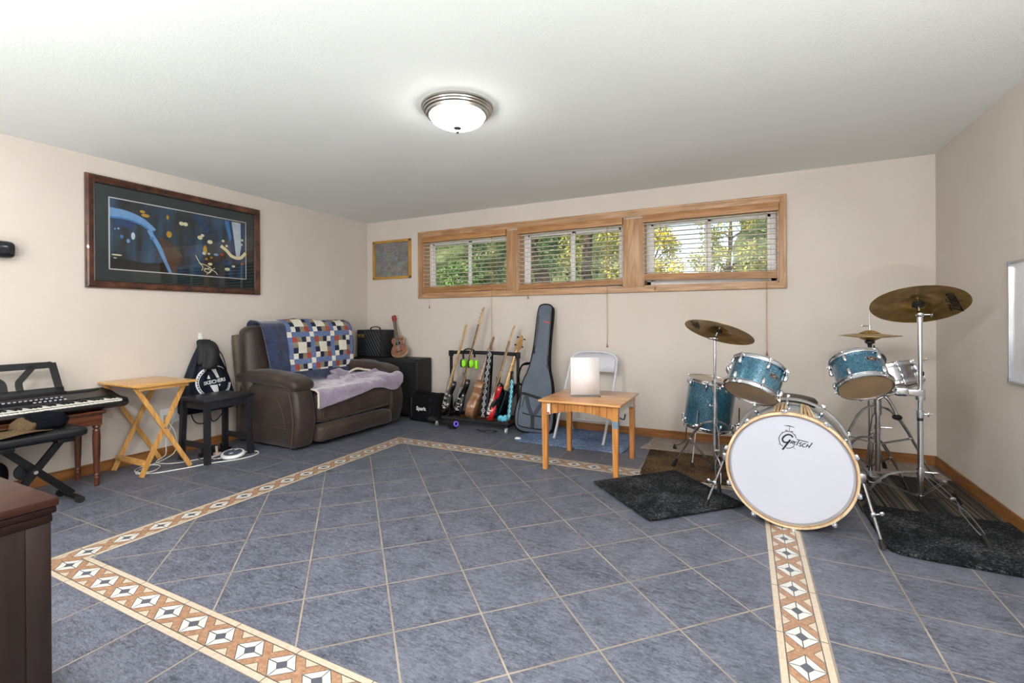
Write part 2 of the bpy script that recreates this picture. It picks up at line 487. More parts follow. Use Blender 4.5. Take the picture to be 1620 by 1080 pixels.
# ================================================================== WALLS, CEILING
WO = [(-3.540, -2.382), (-2.240, -1.080), (-.890, .272)]; WZ0, WZ1 = 1.462, 2.150; WT = .22
b = B(); b.box((XL - .15, YF, 0), (XL, D + WT, H)); struct('wall_left', b, MWALL)
b = B(); b.box((XR, YF, 0), (XR + .15, D + WT, H)); struct('wall_right', b, MWALL)
b = B(); b.box((XL - .15, YF - .15, 0), (XR + .15, YF, H)); struct('wall_front', b, MWALL)
b = B()
xs = [XL] + [v for w in WO for v in w] + [XR]
for i in range(0, len(xs), 2): b.box((xs[i], D, 0), (xs[i + 1], D + WT, H))
for w in WO:
    b.box((w[0], D, 0), (w[1], D + WT, WZ0)); b.box((w[0], D, WZ1), (w[1], D + WT, H))
struct('wall_back', b, MWALL)
b = B(); b.box((XL - .15, YF - .15, H), (XR + .15, D + WT, H + .12)); struct('ceiling', b, MCEIL)

def base(name, a, c, axis, m):
    b = B(); h = .078
    if axis == 'x': b.box((a, D - .014, 0), (c, D, h - .012)); b.box((a, D - .010, h - .012), (c, D, h), .004)
    else:
        s = 1 if axis == 'l' else -1; X = XL if axis == 'l' else XR
        b.box((X, a, 0), (X + s * .014, c, h - .012)); b.box((X, a, h - .012), (X + s * .010, c, h), .004)
    return struct(name, b, m)
base('baseboard_left', YF, D, 'l', BASEY); base('baseboard_right', YF, D, 'r', BASEY); base('baseboard_back', XL, XR, 'x', BASEX)

# ------------------------------------------------------------------ window casing
cx0, cx1, cz0, cz1 = -3.600, .330, 1.406, 2.222
b = B()
def cbar(b, a, c, m):                # stepped casing board
    b.m = m; b.box(a, c, .004)
b = B(); b.box((cx0, D - .020, WZ1), (cx1, D, cz1), .004); b.box((cx0, D - .027, cz1 - .022), (cx1, D - .018, cz1 - .002), .003)
b.box((cx0, D - .020, cz0), (cx1, D, WZ0), .004); b.box((cx0, D - .027, cz0 + .002), (cx1, D - .018, cz0 + .022), .003)
struct('trim_1', b, OAKX)
b = B(); b.box((cx0, D - .0205, cz0), (WO[0][0], D, cz1), .004); b.box((WO[2][1], D - .0205, cz0), (cx1, D, cz1), .004)
b.box((cx1 - .024, D - .0275, cz0 + .003), (cx1 - .003, D - .018, cz1 - .003), .003); b.box((cx0 + .003, D - .0275, cz0 + .003), (cx0 + .020, D - .018, cz1 - .003), .003)
struct('trim_2', b, OAKZ)
b = B(); b.box((WO[0][1], D - .012, WZ0), (WO[1][0], D, WZ1 - .012), .003); struct('trim_3', b, OAKZ)
b = B(); b.box((WO[1][1], D - .012, WZ0), (WO[2][0], D, WZ1 - .012), .003); struct('trim_4', b, OAKZ)

def sheet_glass(name, ior=1.5, tint=(1, 1, 1)):
    t = T(name); t.n.remove(t.b); out = [n for n in t.n if n.type == 'OUTPUT_MATERIAL'][0]
    tr = t.new('ShaderNodeBsdfTransparent'); tr.inputs[0].default_value = (*tint, 1); gl = t.new('ShaderNodeBsdfGlossy'); gl.inputs['Roughness'].default_value = 0.
    fr = t.new('ShaderNodeFresnel'); fr.inputs[0].default_value = ior; mx = t.new('ShaderNodeMixShader')
    t.put(mx.inputs[0], fr.outputs[0]); t.t.links.new(tr.outputs[0], mx.inputs[1]); t.t.links.new(gl.outputs[0], mx.inputs[2]); t.t.links.new(mx.outputs[0], out.inputs[0])
    return t.m
GLASS = sheet_glass('window_glass', 1.45)
def window(i, x0, x1):
    r = root('window_%d' % i, (x0, D, WZ0), 'x', 'window'); del r['label']; del r['category']; r['kind'] = 'structure'
    b = B(); d0, d1 = D, D + .155; t = .012                       # oak jamb lining
    b.box((x0, d0, WZ0), (x0 + t, d1, WZ1)); b.box((x1 - t, d0, WZ0), (x1, d1, WZ1))
    b.box((x0, d0, WZ1 - t), (x1, d1, WZ1)); b.box((x0, d0, WZ0), (x1, d1, WZ0 + t))
    part('window_jamb', b, OAKX, r)
    b = B(); f = .045; y0, y1 = D + .125, D + .20                 # vinyl slider frame
    X0, X1, Z0, Z1 = x0 + t, x1 - t, WZ0 + t, WZ1 - t; xm = (X0 + X1) / 2
    b.box((X0, y0, Z0), (X0 + f, y1, Z1), .004); b.box((X1 - f, y0, Z0), (X1, y1, Z1), .004)
    b.box((X0, y0, Z1 - f), (X1, y1, Z1), .004); b.box((X0, y0, Z0), (X1, y1, Z0 + f), .004)
    part('window_frame', b, VINYL, r)
    for k, (a, c, ya) in enumerate(((X0 + f - .004, xm + .028, y0 + .006), (xm - .028, X1 - f + .004, y0 + .034))):
        b = B(); g = .030; zb, zt = Z0 + f - .004, Z1 - f + .004
        b.box((a, ya, zb), (a + g, ya + .026, zt), .003); b.box((c - g, ya, zb), (c, ya + .026, zt), .003)
        b.box((a, ya, zt - g), (c, ya + .026, zt), .003); b.box((a, ya, zb), (c, ya + .026, zb + g), .003)
        s = part('sash', b, VINYL, r)
        b = B(); b.box((a + g - .003, ya + .010, zb + g - .003), (c - g + .003, ya + .014, zt - g + .003)); part('pane', b, GLASS, s)
for i, w in enumerate(WO): window(i + 1, *w)

# ------------------------------------------------------------------ blinds
SLAT = M('blind_slat', 'f2e9da', .4, var=.02); CORD = M('cord', 'a98461', .8, var=.05); TASS = wood('tassel_wood', '7a4a28', 'a9713f', 2)  # slat colour lightened to imitate daylight on and through the slats
VAL = wood('blind_oak', '8f6138', 'b98857', 0, .45)
def blind(i, x0, x1, zr0, zr1, short, shz, long_, loz, label, tilt=0.):
    r = root('window_blind', ((x0 + x1) / 2, D + .02, WZ1 - .07), label, 'blind', 'oak coloured blinds in the three basement windows')
    a, c = x0 + .014, x1 - .014
    b = B(); b.box((x0 + .003, D - .034, WZ1 - .066), (x1 - .003, D - .022, WZ1 + .006), .003)
    b.box((x0 + .003, D - .024, WZ1 - .066), (x0 + .012, D + .03, WZ1 - .013), .002); b.box((x1 - .012, D - .024, WZ1 - .066), (x1 - .003, D + .03, WZ1 - .013), .002)
    part('valance', b, VAL, r)
    b = B(); b.box((a, D + .002, WZ1 - .058), (c, D + .055, WZ1 - .014), .003); part('headrail', b, VAL, r)
    y0, y1 = D - .004, D + .046
    zt = WZ1 - .075; zb = (zr0[1] + zr1[1]) / 2 + .012; n = 12; b = B()
    for k in range(n):
        f = k / (n - 1); zl = zt + (zr0[1] + .012 - zt) * f; zr = zt + (zr1[1] + .012 - zt) * f
        b.add([(a, y0, zl - .0015), (c, y0, zr - .0015), (c, y1, zr - .0025), (a, y1, zl - .0025),
               (a, y0, zl + .0013), (c, y0, zr + .0013), (c, y1, zr + .0003), (a, y1, zl + .0003)],
              [(3, 2, 1, 0), (4, 5, 6, 7), (0, 1, 5, 4), (1, 2, 6, 5), (2, 3, 7, 6), (3, 0, 4, 7)])
    part('slats', b, SLAT, r)
    # gathered slats + bottom rail
    b = B(); m = 4
    for k in range(m + 1):
        h0 = (zr0[1] - zr0[0]) / (m + 1); l0 = zr0[0] + k * h0; l1 = zr1[0] + k * h0; hh = h0 * .86; e = 0 if k == 0 else .002
        b.add([(a, y0 + e, l0), (c, y0 + e, l1), (c, y1, l1), (a, y1, l0), (a, y0 + e, l0 + hh), (c, y0 + e, l1 + hh), (c, y1, l1 + hh), (a, y1, l0 + hh)],
              [(3, 2, 1, 0), (4, 5, 6, 7), (0, 1, 5, 4), (1, 2, 6, 5), (2, 3, 7, 6), (3, 0, 4, 7)])
    part('bottom_rail', b, VAL, r)
    for q in (.13, .5, .87):
        b = B(); x = a + (c - a) * q; zz = zr0[0] + (zr1[0] - zr0[0]) * q
        for yy in (y0 - .001, y1 + .001): b.cyl((x, yy, zz), (x, yy, WZ1 - .03), .0011, n=6)
        b.box((x - .006, y0 - .002, zz - .007), (x + .006, y0 + .022, zz + .001), .002)
        part('ladder_cord', b, CORD, r)
    b = B(); b.tube([(short, D - .012, WZ1 - .04), (short, D - .034, WZ1 - .3), (short, D - .034, shz + .03)], .0012, 6); cdp = part('tilt_cord', b, CORD, r)
    b = B(); b.lathe([(0, .034), (.003, .032), (.004, .02), (.009, .004), (.010, 0), (0, -.001)], 14, TR((short, D - .034, shz))); part('tassel', b, TASS, cdp)
    b = B()
    for dx in (-.004, .004): b.tube([(long_ + dx, D - .012, WZ1 - .04), (long_ + dx, D - .034, WZ1 - .3), (long_ + dx * .6, D - .034, loz + .03)], .0013, 6)
    cdp = part('lift_cord', b, CORD, r)
    b = B(); b.lathe([(0, .04), (.004, .037), (.005, .02), (.011, .004), (.012, 0), (0, -.001)], 14, TR((long_, D - .034, loz))); part('tassel', b, TASS, cdp)
    return r
blind(1, *WO[0], (1.478, 1.545), (1.482, 1.55), -3.423, 1.285, -2.566, .80, 'lowered oak slat blind in the left window, short tassel by the gold picture frame')
blind(2, *WO[1], (1.478, 1.535), (1.492, 1.548), -2.115, 1.372, -1.240, .862, 'lowered oak slat blind in the middle window, above the grey guitar case')
blind(3, *WO[2], (1.527, 1.590), (1.500, 1.560), -.772, 1.425, .176, .82, 'oak slat blind in the right window, its rail hanging crooked above the sill')

# ------------------------------------------------------------------ ceiling lamp
NICK = M('brushed_nickel', 'b9b6b0', .28, 1., var=.05)
LX, LY = -1.522, 2.371
r = root('ceiling_lamp', (LX, LY, H), 'round brushed metal flush ceiling lamp with a glowing frosted glass bowl', 'ceiling lamp')
b = B(); b.lathe([(0, 0), (.212, 0), (.212, -.010), (.205, -.016), (.203, -.022), (.196, -.026), (.194, -.034), (.184, -.038), (.181, -.050), (.170, -.054), (.166, -.054), (.166, -.02), (0, -.02)], 64, TR((LX, LY, H))); part('base_ring', b, NICK, r, sharp=25)
b = B(); b.lathe([(.165, -.050), (.161, -.062), (.148, -.080), (.122, -.097), (.09, -.108), (.05, -.115), (.02, -.117), (0, -.117)], 64, TR((LX, LY, H)))
lt = T('lamp_glass'); v = lt.obj(); gx, gy, gz = lt.xyz(v)
ang = lt.f('ARCTAN2', gy, gx); rib = lt.f('SINE', lt.f('MULTIPLY', ang, 60.))
lt.set(Base_Color=(.9, .88, .85), Roughness=.3, Emission_Color=(1, .965, .92), Emission_Strength=LAMP_W); lt.bump(rib, .3, .002)
part('glass_bowl', b, lt.m, r)
b = B(); b.lathe([(0, -.114), (.022, -.117), (.024, -.123), (.017, -.129), (.010, -.134), (.009, -.141), (.011, -.146), (.007, -.152), (0, -.154)], 20, TR((LX, LY, H))); part('finial', b, M('dark_nickel', '6d6863', .35, 1.), r)

# ================================================================== OUTSIDE
GRASS = M('lawn', '4a5a24', .9, var=.4, sc=3)
b = B(); n = 24
for i in range(n):
    for j in range(n):
        def P(i, j):
            x = -30 + 60 * i / n; y = D + .22 + 34 * (j / n) ** 1.5; return (x, y, 1.22 + .02 * (y - D) + .12 * noise.noise((x * .3, y * .3, 0)) * min(1, (y - D) / 3))
        b.add([P(i, j), P(i + 1, j), P(i + 1, j + 1), P(i, j + 1)], [(0, 1, 2, 3)])
struct('ground', b, GRASS)
def leafmat(name, c1, c2, c3):
    t = T(name); v = t.obj(); n = t.noise(v, 2.2, 3); n2 = t.white(t.map(v, (9, 9, 9)))[0]
    k = t.f('ADD', t.f('MULTIPLY', n, .8), t.f('MULTIPLY', n2, .2))
    t.set(Base_Color=t.ramp(k, [(.3, c1), (.5, c2), (.7, c3)]), Roughness=.6)
    return t.m
LG = leafmat('leaf_green', (.04, .09, .012), (.10, .19, .03), (.24, .34, .06))
LY_ = leafmat('leaf_yellow', (.30, .24, .01), (.62, .50, .02), (.80, .70, .08))
LD = leafmat('leaf_dark', (.02, .045, .01), (.05, .10, .02), (.12, .18, .04))
LO = leafmat('leaf_olive', (.12, .13, .02), (.30, .28, .04), (.52, .47, .10))
BARK = M('bark', '4a3a2e', .9, var=.35, sc=8, bump=.4)
def tree(x, y, h, crown, m, label, name='tree', trunk=.14, nl=2600, ls=.11, low=.35, seed=1, gnd=1.3):
    rng = np.random.default_rng(seed)
    r = root(name, (x, y, gnd), label, 'tree' if name == 'tree' else 'shrub', 'trees and shrubs outside the windows')
    b = B(); p = [(x, y, gnd - .2)]
    for k in range(1, 6): p.append((x + rng.normal(0, .07 * h / 4), y + rng.normal(0, .05), gnd + h * .17 * k))
    b.tube(p, [trunk * (1 - .14 * k) for k in range(6)], 10)
    for k in range(9):
        q = Vector(p[2 + k % 4]); a = rng.uniform(0, 2 * PI); L = crown[0] * rng.uniform(.5, .95)
        e = q + Vector((math.cos(a) * L, math.sin(a) * L * .8, L * rng.uniform(.2, .8)))
        b.tube([q, q.lerp(e, .5) + Vector((0, 0, .08)), e], [trunk * .35, trunk * .22, trunk * .08], 6)
    part('trunk', b, BARK, r)
    cz = gnd + h * (low + (1 - low) / 2); K = 34
    cc = rng.normal(0, 1, (K, 3)); cc /= np.linalg.norm(cc, axis=1)[:, None]; cc *= rng.uniform(.35, 1, (K, 1)) ** .6
    cc = cc * np.array([crown[0], crown[1], h * (1 - low) / 2]) + np.array([x, y, cz])
    ci = rng.integers(0, K, nl); d = rng.normal(0, 1, (nl, 3)); d /= np.linalg.norm(d, axis=1)[:, None]
    pos = cc[ci] + d * rng.uniform(.5, 1, (nl, 1)) * min(crown) * .36
    u = rng.normal(0, 1, (nl, 3)); u /= np.linalg.norm(u, axis=1)[:, None]; w = np.cross(u, d); w /= np.linalg.norm(w, axis=1)[:, None] + 1e-9
    s = ls * rng.uniform(.5, 1.2, (nl, 1))
    q = np.stack([pos - u * s, pos + w * s * .45, pos + u * s, pos - w * s * .45], 1).reshape(-1, 3)
    b = B(); b.v = [tuple(v) for v in q.tolist()]; b.f = [(4 * i, 4 * i + 1, 4 * i + 2, 4 * i + 3) for i in range(nl)]; b.mi = [0] * nl; b.uv = [None] * nl
    part('foliage', b, m, r, kind='stuff')
    return r
TL = [(-7.9, 9.6, 3.6, (1.35, 1.0), LD, 'pale leafy tree seen through the left pane of the left window', 'tree', .12, 5000, .045, .3, 3),
 (-5.0, 7.75, .95, (.55, .45), LG, 'low bright green shrub at the lower left of the left window', 'shrub', .03, 3500, .035, .02, 5),
 (-6.35, 13.0, 4.6, (1.6, 1.2), LD, 'dark tree seen through the right pane of the left window', 'tree', .16, 9000, .055, .1, 4),
 (-4.0, 9.4, 4.2, (1.15, .9), LD, 'dark tree with a thick trunk in the left pane of the middle window', 'tree', .2, 9000, .045, .1, 6),
 (-2.15, 7.3, 3.4, (.95, .7), LO, 'olive and yellow tree seen through the right pane of the middle window', 'tree', .1, 11000, .038, .0, 8),
 (-2.05, 11.9, 2.3, (.75, .7), LY_, 'bright yellow tree at the left edge of the right window', 'tree', .07, 8000, .045, .0, 9),
 (-.35, 13.9, 2.9, (.95, .8), LO, 'thin olive tree in the middle of the left pane of the right window', 'tree', .1, 4500, .05, .05, 10),
 (.62, 8.6, 4.4, (1.25, 1.0), LG, 'broad green tree filling the right pane of the right window', 'tree', .18, 13000, .045, .05, 12)]
for x, y, h, cr, m, lab, nm, tk, nl, ls, low, sd in TL: tree(x, y, h, cr, m, lab, nm, tk, nl, ls, low, sd)
# clipped hedge far behind the trees
t = T('hedge_leaves'); v = t.obj(); n1 = t.noise(v, 9, 6, .8, .5); n2 = t.noise(v, 1.2, 3); k = t.f('ADD', t.f('MULTIPLY', n1, .75), t.f('MULTIPLY', n2, .3))
t.set(Base_Color=t.ramp(k, [(.38, (.008, .014, .004)), (.5, (.06, .10, .02)), (.6, (.15, .17, .05)), (.7, (.45, .46, .25))]), Roughness=.8); t.bump(n1, .8, .1)
def hedge(x0, x1, y, h, seed, label):
    b = B()
    def fn(p, u):
        k = noise.noise((p.x * .9 + seed, p.y * .9, p.z * 1.1)) * .55 + noise.noise((p.x * 4 + seed, p.y * 4, p.z * 4)) * .22
        return p + Vector((u[0] * k * .5, u[1] * k, u[2] * k if u[2] > -.5 else 0))
    b.soft(((x0 + x1) / 2, y, 1.2 + h / 2), ((x1 - x0) / 2, .9, h / 2), .8, n=36, fn=fn)
    return solo('hedge', b, t.m, label, 'hedge', ((x0 + x1) / 2, y, 1.2))
hedge(-16, -8.75, 18, 4.3, 1, 'tall green hedge far behind the left window'); hedge(-8.05, -4.0, 18, 5.2, 4, 'tall dark green hedge far behind the middle window')
hedge(-.2, 5.5, 18, 5.4, 9, 'tall green hedge far behind the right window')
# ================================================================== LEFT WALL
BLK = M('black_plastic', '131418', .38, var=.1, sc=40); BLKM = M('black_satin_metal', '0e0e11', .4, .3, var=.1)
BLKF = M('black_fabric', '0a0b0f', .95, var=.3, sc=60, bump=.3, spec=.2); BLKV = M('black_vinyl', '101216', .42, var=.15, sc=30, bump=.08)
WHT = M('white_plastic', 'e8e8ea', .35, var=.02); CHR = M('chrome', 'd9dbe0', .12, 1., var=.04, sc=9); CHRD = M('worn_chrome', 'a9a9ad', .28, 1., var=.2, sc=30)
RUB = M('black_rubber', '0c0c0d', .7, var=.2); WHITEP = M('white_print', 'dfe2e8', .6, var=.03)

# ---- large framed picture
py0, py1, pz0, pz1 = 1.757, 3.176, 1.409, 2.272
r = root('framed_picture', (XL, (py0 + py1) / 2, pz0), 'large framed night picture with blue car and city lights on the left wall', 'picture')
def pt(y, z, d=0): return (XL + d, y, z)
FRW = T('picture_frame_wood'); v = FRW.obj(); n = FRW.noise(v, 7, 5, .6)
FRW.set(Base_Color=FRW.ramp(n, [(.35, hexc('2b1712')), (.55, hexc('4c2b1e')), (.72, hexc('6e432c'))]), Roughness=.25, Coat_Weight=.5)
b = B(); prof = [(0, .002), (0, .022), (.006, .030), (.016, .034), (.030, .030), (.044, .020), (.052, .018), (.054, .002)]
def frame_sweep(b, y0, y1, z0, z1, prof, x=XL):
    cs = [(y0, z0, 1, 1), (y1, z0, -1, 1), (y1, z1, -1, -1), (y0, z1, 1, -1)]; P = len(prof); vs = []; fs = []
    for cy, cz, sy, sz in cs:
        for o, d in prof: vs.append((x + d, cy + sy * o, cz + sz * o))
    for k in range(4):
        j = (k + 1) % 4
        for i in range(P - 1): fs.append((k * P + i, j * P + i, j * P + i + 1, k * P + i + 1))
        fs.append((k * P + P - 1, j * P + P - 1, j * P, k * P))
    b.add(vs, fs)
frame_sweep(b, py0, py1, pz0, pz1, prof); part('frame', b, FRW.m, r, sharp=30)
b = B(); frame_sweep(b, py0 + .052, py1 - .052, pz0 + .052, pz1 - .052, [(0, .004), (0, .019), (.004, .022), (.010, .016), (.012, .004)])
k = 0
for a, c, z in ((py0 + .056, py1 - .056, pz0 + .058), (py0 + .056, py1 - .056, pz1 - .058)):
    y = a
    while y < c: b.ball(pt(y, z, .019), .0048, 6); y += .016
for y_ in (py0 + .058, py1 - .058):
    z = pz0 + .062
    while z < pz1 - .06: b.ball(pt(y_, z, .019), .0048, 6); z += .016
part('beading', b, M('dark_beading', '1c1512', .35), r)
b = B(); b.box(pt(py0 + .05, pz0 + .05, .004), pt(py1 - .05, pz1 - .05, .008))
mt = T('picture_mat'); mt.set(Base_Color=(.012, .030, .036), Roughness=.5); part('mat_board', b, mt.m, r)
iy0, iy1, iz0, iz1 = 1.905, 3.034, 1.557, 2.124
b = B(); w = .008
for a in (((iy0, iz0), (iy1, iz0 + w)), ((iy0, iz1 - w), (iy1, iz1)), ((iy0, iz0), (iy0 + w, iz1)), ((iy1 - w, iz0), (iy1, iz1))):
    b.box(pt(*a[0], .008), pt(*a[1], .0092))
part('mat_line', b, M('mat_bevel', 'e8e8ea', .5, var=0), r)
# the print: a plain night street with a blue car edge and blurred lights
W_, H_ = iy1 - iy0 - 2 * w, iz1 - iz0 - 2 * w
PX = Matrix(((0, 0, 1, XL + .0086), (1, 0, 0, iy0 + w), (0, 1, 0, iz0 + w), (0, 0, 0, 1)))
t = T('night_print'); v = t.obj(); x, y, z = t.xyz(v)
n = t.noise(v, 4, 4, .6, .6); n2 = t.noise(t.map(v, (1, 6, 1)), 2.0, 3)
base = t.ramp(n, [(.35, (.004, .006, .010)), (.52, (.018, .030, .038)), (.66, (.022, .020, .014)), (.8, (.06, .07, .05))])
blue = t.ramp(n2, [(.4, (.0, .0, .0)), (.56, (.01, .09, .22)), (.7, (.03, .22, .45))])
t.set(Base_Color=t.mix(.45, base, blue, 'ADD'), Roughness=.3); NP = t.m
def art(c, rg=.3): return M('print_' + c, c, rg, var=.10, sc=30)
AM = [NP, art('3f8fd6'), art('0f3f7d'), art('fff3d0'), art('d8ecff'), art('d9a820'), art('c83a1c'), art('5c4438'), art('0a0c12'), art('7fb4e8')]
b = B(); b.m = 0; b.add([(0, 0, 0), (W_, 0, 0), (W_, H_, 0), (0, H_, 0)], [(0, 1, 2, 3)], PX)
lay = [0]
def blob(cx, cz, rx, rz, m, n=18, rot=0.):
    lay[0] += 1; b.m = m
    vs = [(W_ * cx + rx * math.cos(a) * math.cos(rot) - rz * math.sin(a) * math.sin(rot), H_ * cz + rx * math.cos(a) * math.sin(rot) + rz * math.sin(a) * math.cos(rot), .00004 * lay[0]) for a in [2 * PI * k / n for k in range(n)]]
    b.add(vs, [tuple(range(n))], PX)
def poly(ps, m):
    lay[0] += 1; b.m = m; b.add([(W_ * p[0], H_ * p[1], .00004 * lay[0]) for p in ps], [tuple(range(len(ps)))], PX)
def strip(ps, w0, m):
    lay[0] += 1; b.m = m; q = catmull([Vector((W_ * a, H_ * c, 0)) for a, c in ps], 6)
    b.ribbon([(p.x, p.y) for p in q], [w0(i / (len(q) - 1)) if callable(w0) else w0 for i in range(len(q))], PX @ Matrix.Translation((0, 0, .00004 * lay[0])), t=.00002)
poly([(.80, .98), (.98, .98), (.985, .55), (.95, .30), (.90, .28), (.86, .55)], 2)
poly([(.875, .98), (.955, .98), (.96, .55), (.945, .36), (.915, .36), (.90, .62)], 4); poly([(.81, .98), (.85, .98), (.875, .70), (.86, .60)], 1)
poly([(.55, .98), (.61, .98), (.70, .78), (.66, .70)], 2); poly([(.02, .80), (.10, .78), (.16, .70), (.13, .60), (.03, .63)], 2)
strip([(0, .80), (.10, .80), (.20, .74), (.28, .62)], lambda f: .075 * (1 - .55 * f), 9); strip([(0, .73), (.10, .735), (.2, .68), (.27, .58)], .014, 1)
strip([(.24, .62), (.30, .42), (.36, .16), (.40, .0)], lambda f: .030 + .012 * f, 9); strip([(.27, .62), (.33, .42), (.39, .18), (.425, .0)], .012, 2)
poly([(.30, .56), (.42, .44), (.47, .30), (.44, .10), (.43, .0), (.40, .0), (.35, .25)], 7)
poly([(.0, .0), (.37, .0), (.34, .15), (.22, .12), (0, .16)], 8)
for a in [(.20, .88, .02, .012, 5), (.22, .83, .03, .014, 5), (.37, .86, .010, .02, 5), (.38, .60, .022, .028, 5), (.65, .42, .018, .045, 5), (.47, .80, .020, .017, 3), (.50, .80, .020, .017, 3), (.61, .62, .022, .018, 3), (.63, .66, .016, .013, 3), (.69, .57, .024, .018, 3),
          (.64, .37, .014, .014, 4), (.68, .37, .012, .010, 4), (.74, .37, .022, .012, 9), (.79, .385, .018, .012, 6), (.80, .62, .014, .012, 3), (.83, .54, .013, .011, 3), (.97, .68, .012, .011, 3), (.965, .60, .010, .010, 3), (.95, .64, .008, .008, 4),
          (.82, .26, .03, .03, 2), (.835, .14, .026, .015, 3), (.89, .20, .018, .010, 3), (.66, .28, .012, .010, 5), (.70, .31, .012, .009, 5), (.97, .26, .018, .012, 6), (.05, .58, .008, .008, 9), (.03, .57, .006, .007, 9), (.14, .50, .014, .03, 4),
          (.07, .47, .012, .014, 1), (.11, .42, .012, .016, 9), (.04, .20, .035, .006, 3), (.03, .155, .012, .004, 3), (.26, .50, .016, .012, 1), (.56, .40, .02, .016, 2), (.52, .36, .012, .02, 2), (.69, .20, .02, .012, 3)]: blob(*a)
strip([(.78, .53), (.83, .46), (.87, .38), (.92, .35), (.96, .37), (1.0, .46)], .030, 3)
for s_ in ([(.575, .32), (.60, .22), (.63, .14), (.62, .08)], [(.60, .20), (.66, .17), (.70, .12), (.68, .05), (.64, .09), (.69, .14)], [(.64, .12), (.72, .09), (.75, .03)], [(.66, .02), (.70, .10), (.73, .14)]): strip(s_, .006, 3)
part('print', b, AM, r)
b = B(); b.box(pt(py0 + .053, pz0 + .053, .0105), pt(py1 - .053, pz1 - .053, .0125))
part('glass', b, sheet_glass('picture_glass', 1.5), r)

# ---- keyboard bench table with turned legs
WAL = wood('walnut_dark', '3a1d12', '6b3a22', 2, .3, coat=.3); WALY = wood('walnut_dark_y', '3a1d12', '6b3a22', 1, .3, coat=.3)
tx0, tx1, ty0, ty1, tz = -4.405, -4.045, .55, 1.725, .528
r = root('wooden_bench', ((tx0 + tx1) / 2, (ty0 + ty1) / 2, 0), 'dark walnut bench with turned legs carrying the keyboard', 'bench')
b = B(); b.box((tx0, ty0, tz - .016), (tx1, ty1, tz), .005); b.box((tx0 + .006, ty0 + .006, tz - .024), (tx1 - .006, ty1 - .006, tz - .015), .003); part('top', b, WALY, r)
b = B()
b.box((tx0 + .02, ty0 + .02, tz - .10), (tx1 - .02, ty1 - .02, tz - .02), .004); part('apron', b, WALY, r)
LEGP = [(0, .43), (.019, .43), (.022, .418), (.0235, .412), (.019, .405), (.016, .400), (.021, .392), (.023, .384), (.020, .376), (.0225, .366), (.0235, .34), (.021, .22), (.0155, .095), (.015, .085), (.019, .079), (.019, .074), (.0145, .068), (.0175, .058), (.0175, .048), (.014, .040), (.0165, .03), (.0155, .006), (.013, 0), (0, 0)]
for x, y in ((tx0 + .045, ty1 - .045), (tx1 - .045, ty1 - .045), (tx0 + .045, ty0 + .045), (tx1 - .045, ty0 + .045)):
    b = B(); b.lathe(LEGP, 20, TR((x, y, 0))); b.box((x - .024, y - .024, .425), (x + .024, y + .024, .505), .002); part('leg', b, WAL, r)

# ---- keyboard
kx0, kx1, ky0, ky1 = -4.425, -4.02, .88, 1.845; kz = .533
r = root('electronic_keyboard', ((kx0 + kx1) / 2, (ky0 + ky1) / 2, kz), 'black electronic piano keyboard with white keys on the walnut bench', 'keyboard')
side = [(kx0, .012), (kx0 + .008, .100), (kx0 + .04, .119), (kx0 + .17, .104), (kx1 - .155, .080), (kx1 - .150, .060), (kx1 - .02, .054), (kx1, .045), (kx1 + .002, .028), (kx1 - .03, .008), (kx1 - .06, 0), (kx0 + .04, 0)]
XZ = Matrix(((1, 0, 0, 0), (0, 0, 1, 0), (0, 1, 0, kz), (0, 0, 0, 1)))
b = B(); b.prism(side, ky0, ky1, XZ, .004); part('case', b, BLK, r, sharp=30)
b = B(); e = [(kx1 - .155, .060), (kx1 - .152, .084), (kx1 - .12, .074), (kx1 - .02, .068), (kx1 - .004, .058), (kx1 - .004, .05)]
b.prism(e, ky1 - .035, ky1 - .002, XZ, .003); part('end_cheek', b, BLK, r)
b = B(); b.prism(e, ky0 + .002, ky0 + .035, XZ, .003); part('end_cheek', b, BLK, r)
KEYW = M('ivory_key', 'ece9e2', .3, var=.03); nk = 38; kw = (ky1 - ky0 - .074) / nk
b = B()
for i in range(nk):
    y = ky0 + .037 + i * kw; b.box((kx1 - .148, y + .0006, kz + .058), (kx1 - .010, y + kw - .0006, kz + .0655), .0012)
    b.box((kx1 - .013, y + .0006, kz + .048), (kx1 - .010, y + kw - .0006, kz + .0655), .001)
part('white_keys', b, KEYW, r)
b = B()
for i in range(nk):
    if i % 7 in (2, 6): continue
    y = ky0 + .037 + (i + 1) * kw; b.box((kx1 - .148, y - .0058, kz + .064), (kx1 - .055, y + .0058, kz + .076), .003)
part('black_keys', b, M('black_key', '0c0c0e', .25), r)
b = B(); yy = 1.67
sp = [(-4.40 + .115 * math.sin(a) ** 2 * 0, 0) for a in [0]]
ov = cat2([(-4.395, ky1 - .16), (-4.395, ky1 - .05), (-4.335, ky1 - .045), (-4.300, ky1 - .10), (-4.300, ky1 - .24), (-4.335, ky1 - .30), (-4.38, ky1 - .30)], 5)
b.prism(ov, kz + .100, kz + .1175, None, .003); part('speaker_grille', b, M('grille_black', '141519', .8, var=.3, sc=300), r)
GB = M('button_grey', 'b9bcc6', .5)
for j, dx in enumerate((.075, .0)):
    b = B()
    for i in range(16):
        if j and i < 9: continue
        y = 1.545 - i * .026 if j == 0 else 1.55 - (i - 9) * .026; x = kx1 - .178 - dx * .55
        b.box((x, y - .007, kz + .084 + dx * .17), (x + .009, y + .007, kz + .0905 + dx * .17), .002)
    part('button_row', b, GB, r)
b = B(); b.box((kx1 - .275, 1.12, kz + .098), (kx1 - .215, 1.27, kz + .1045), .002); part('display', b, M('lcd', '2f343d', .2), r)
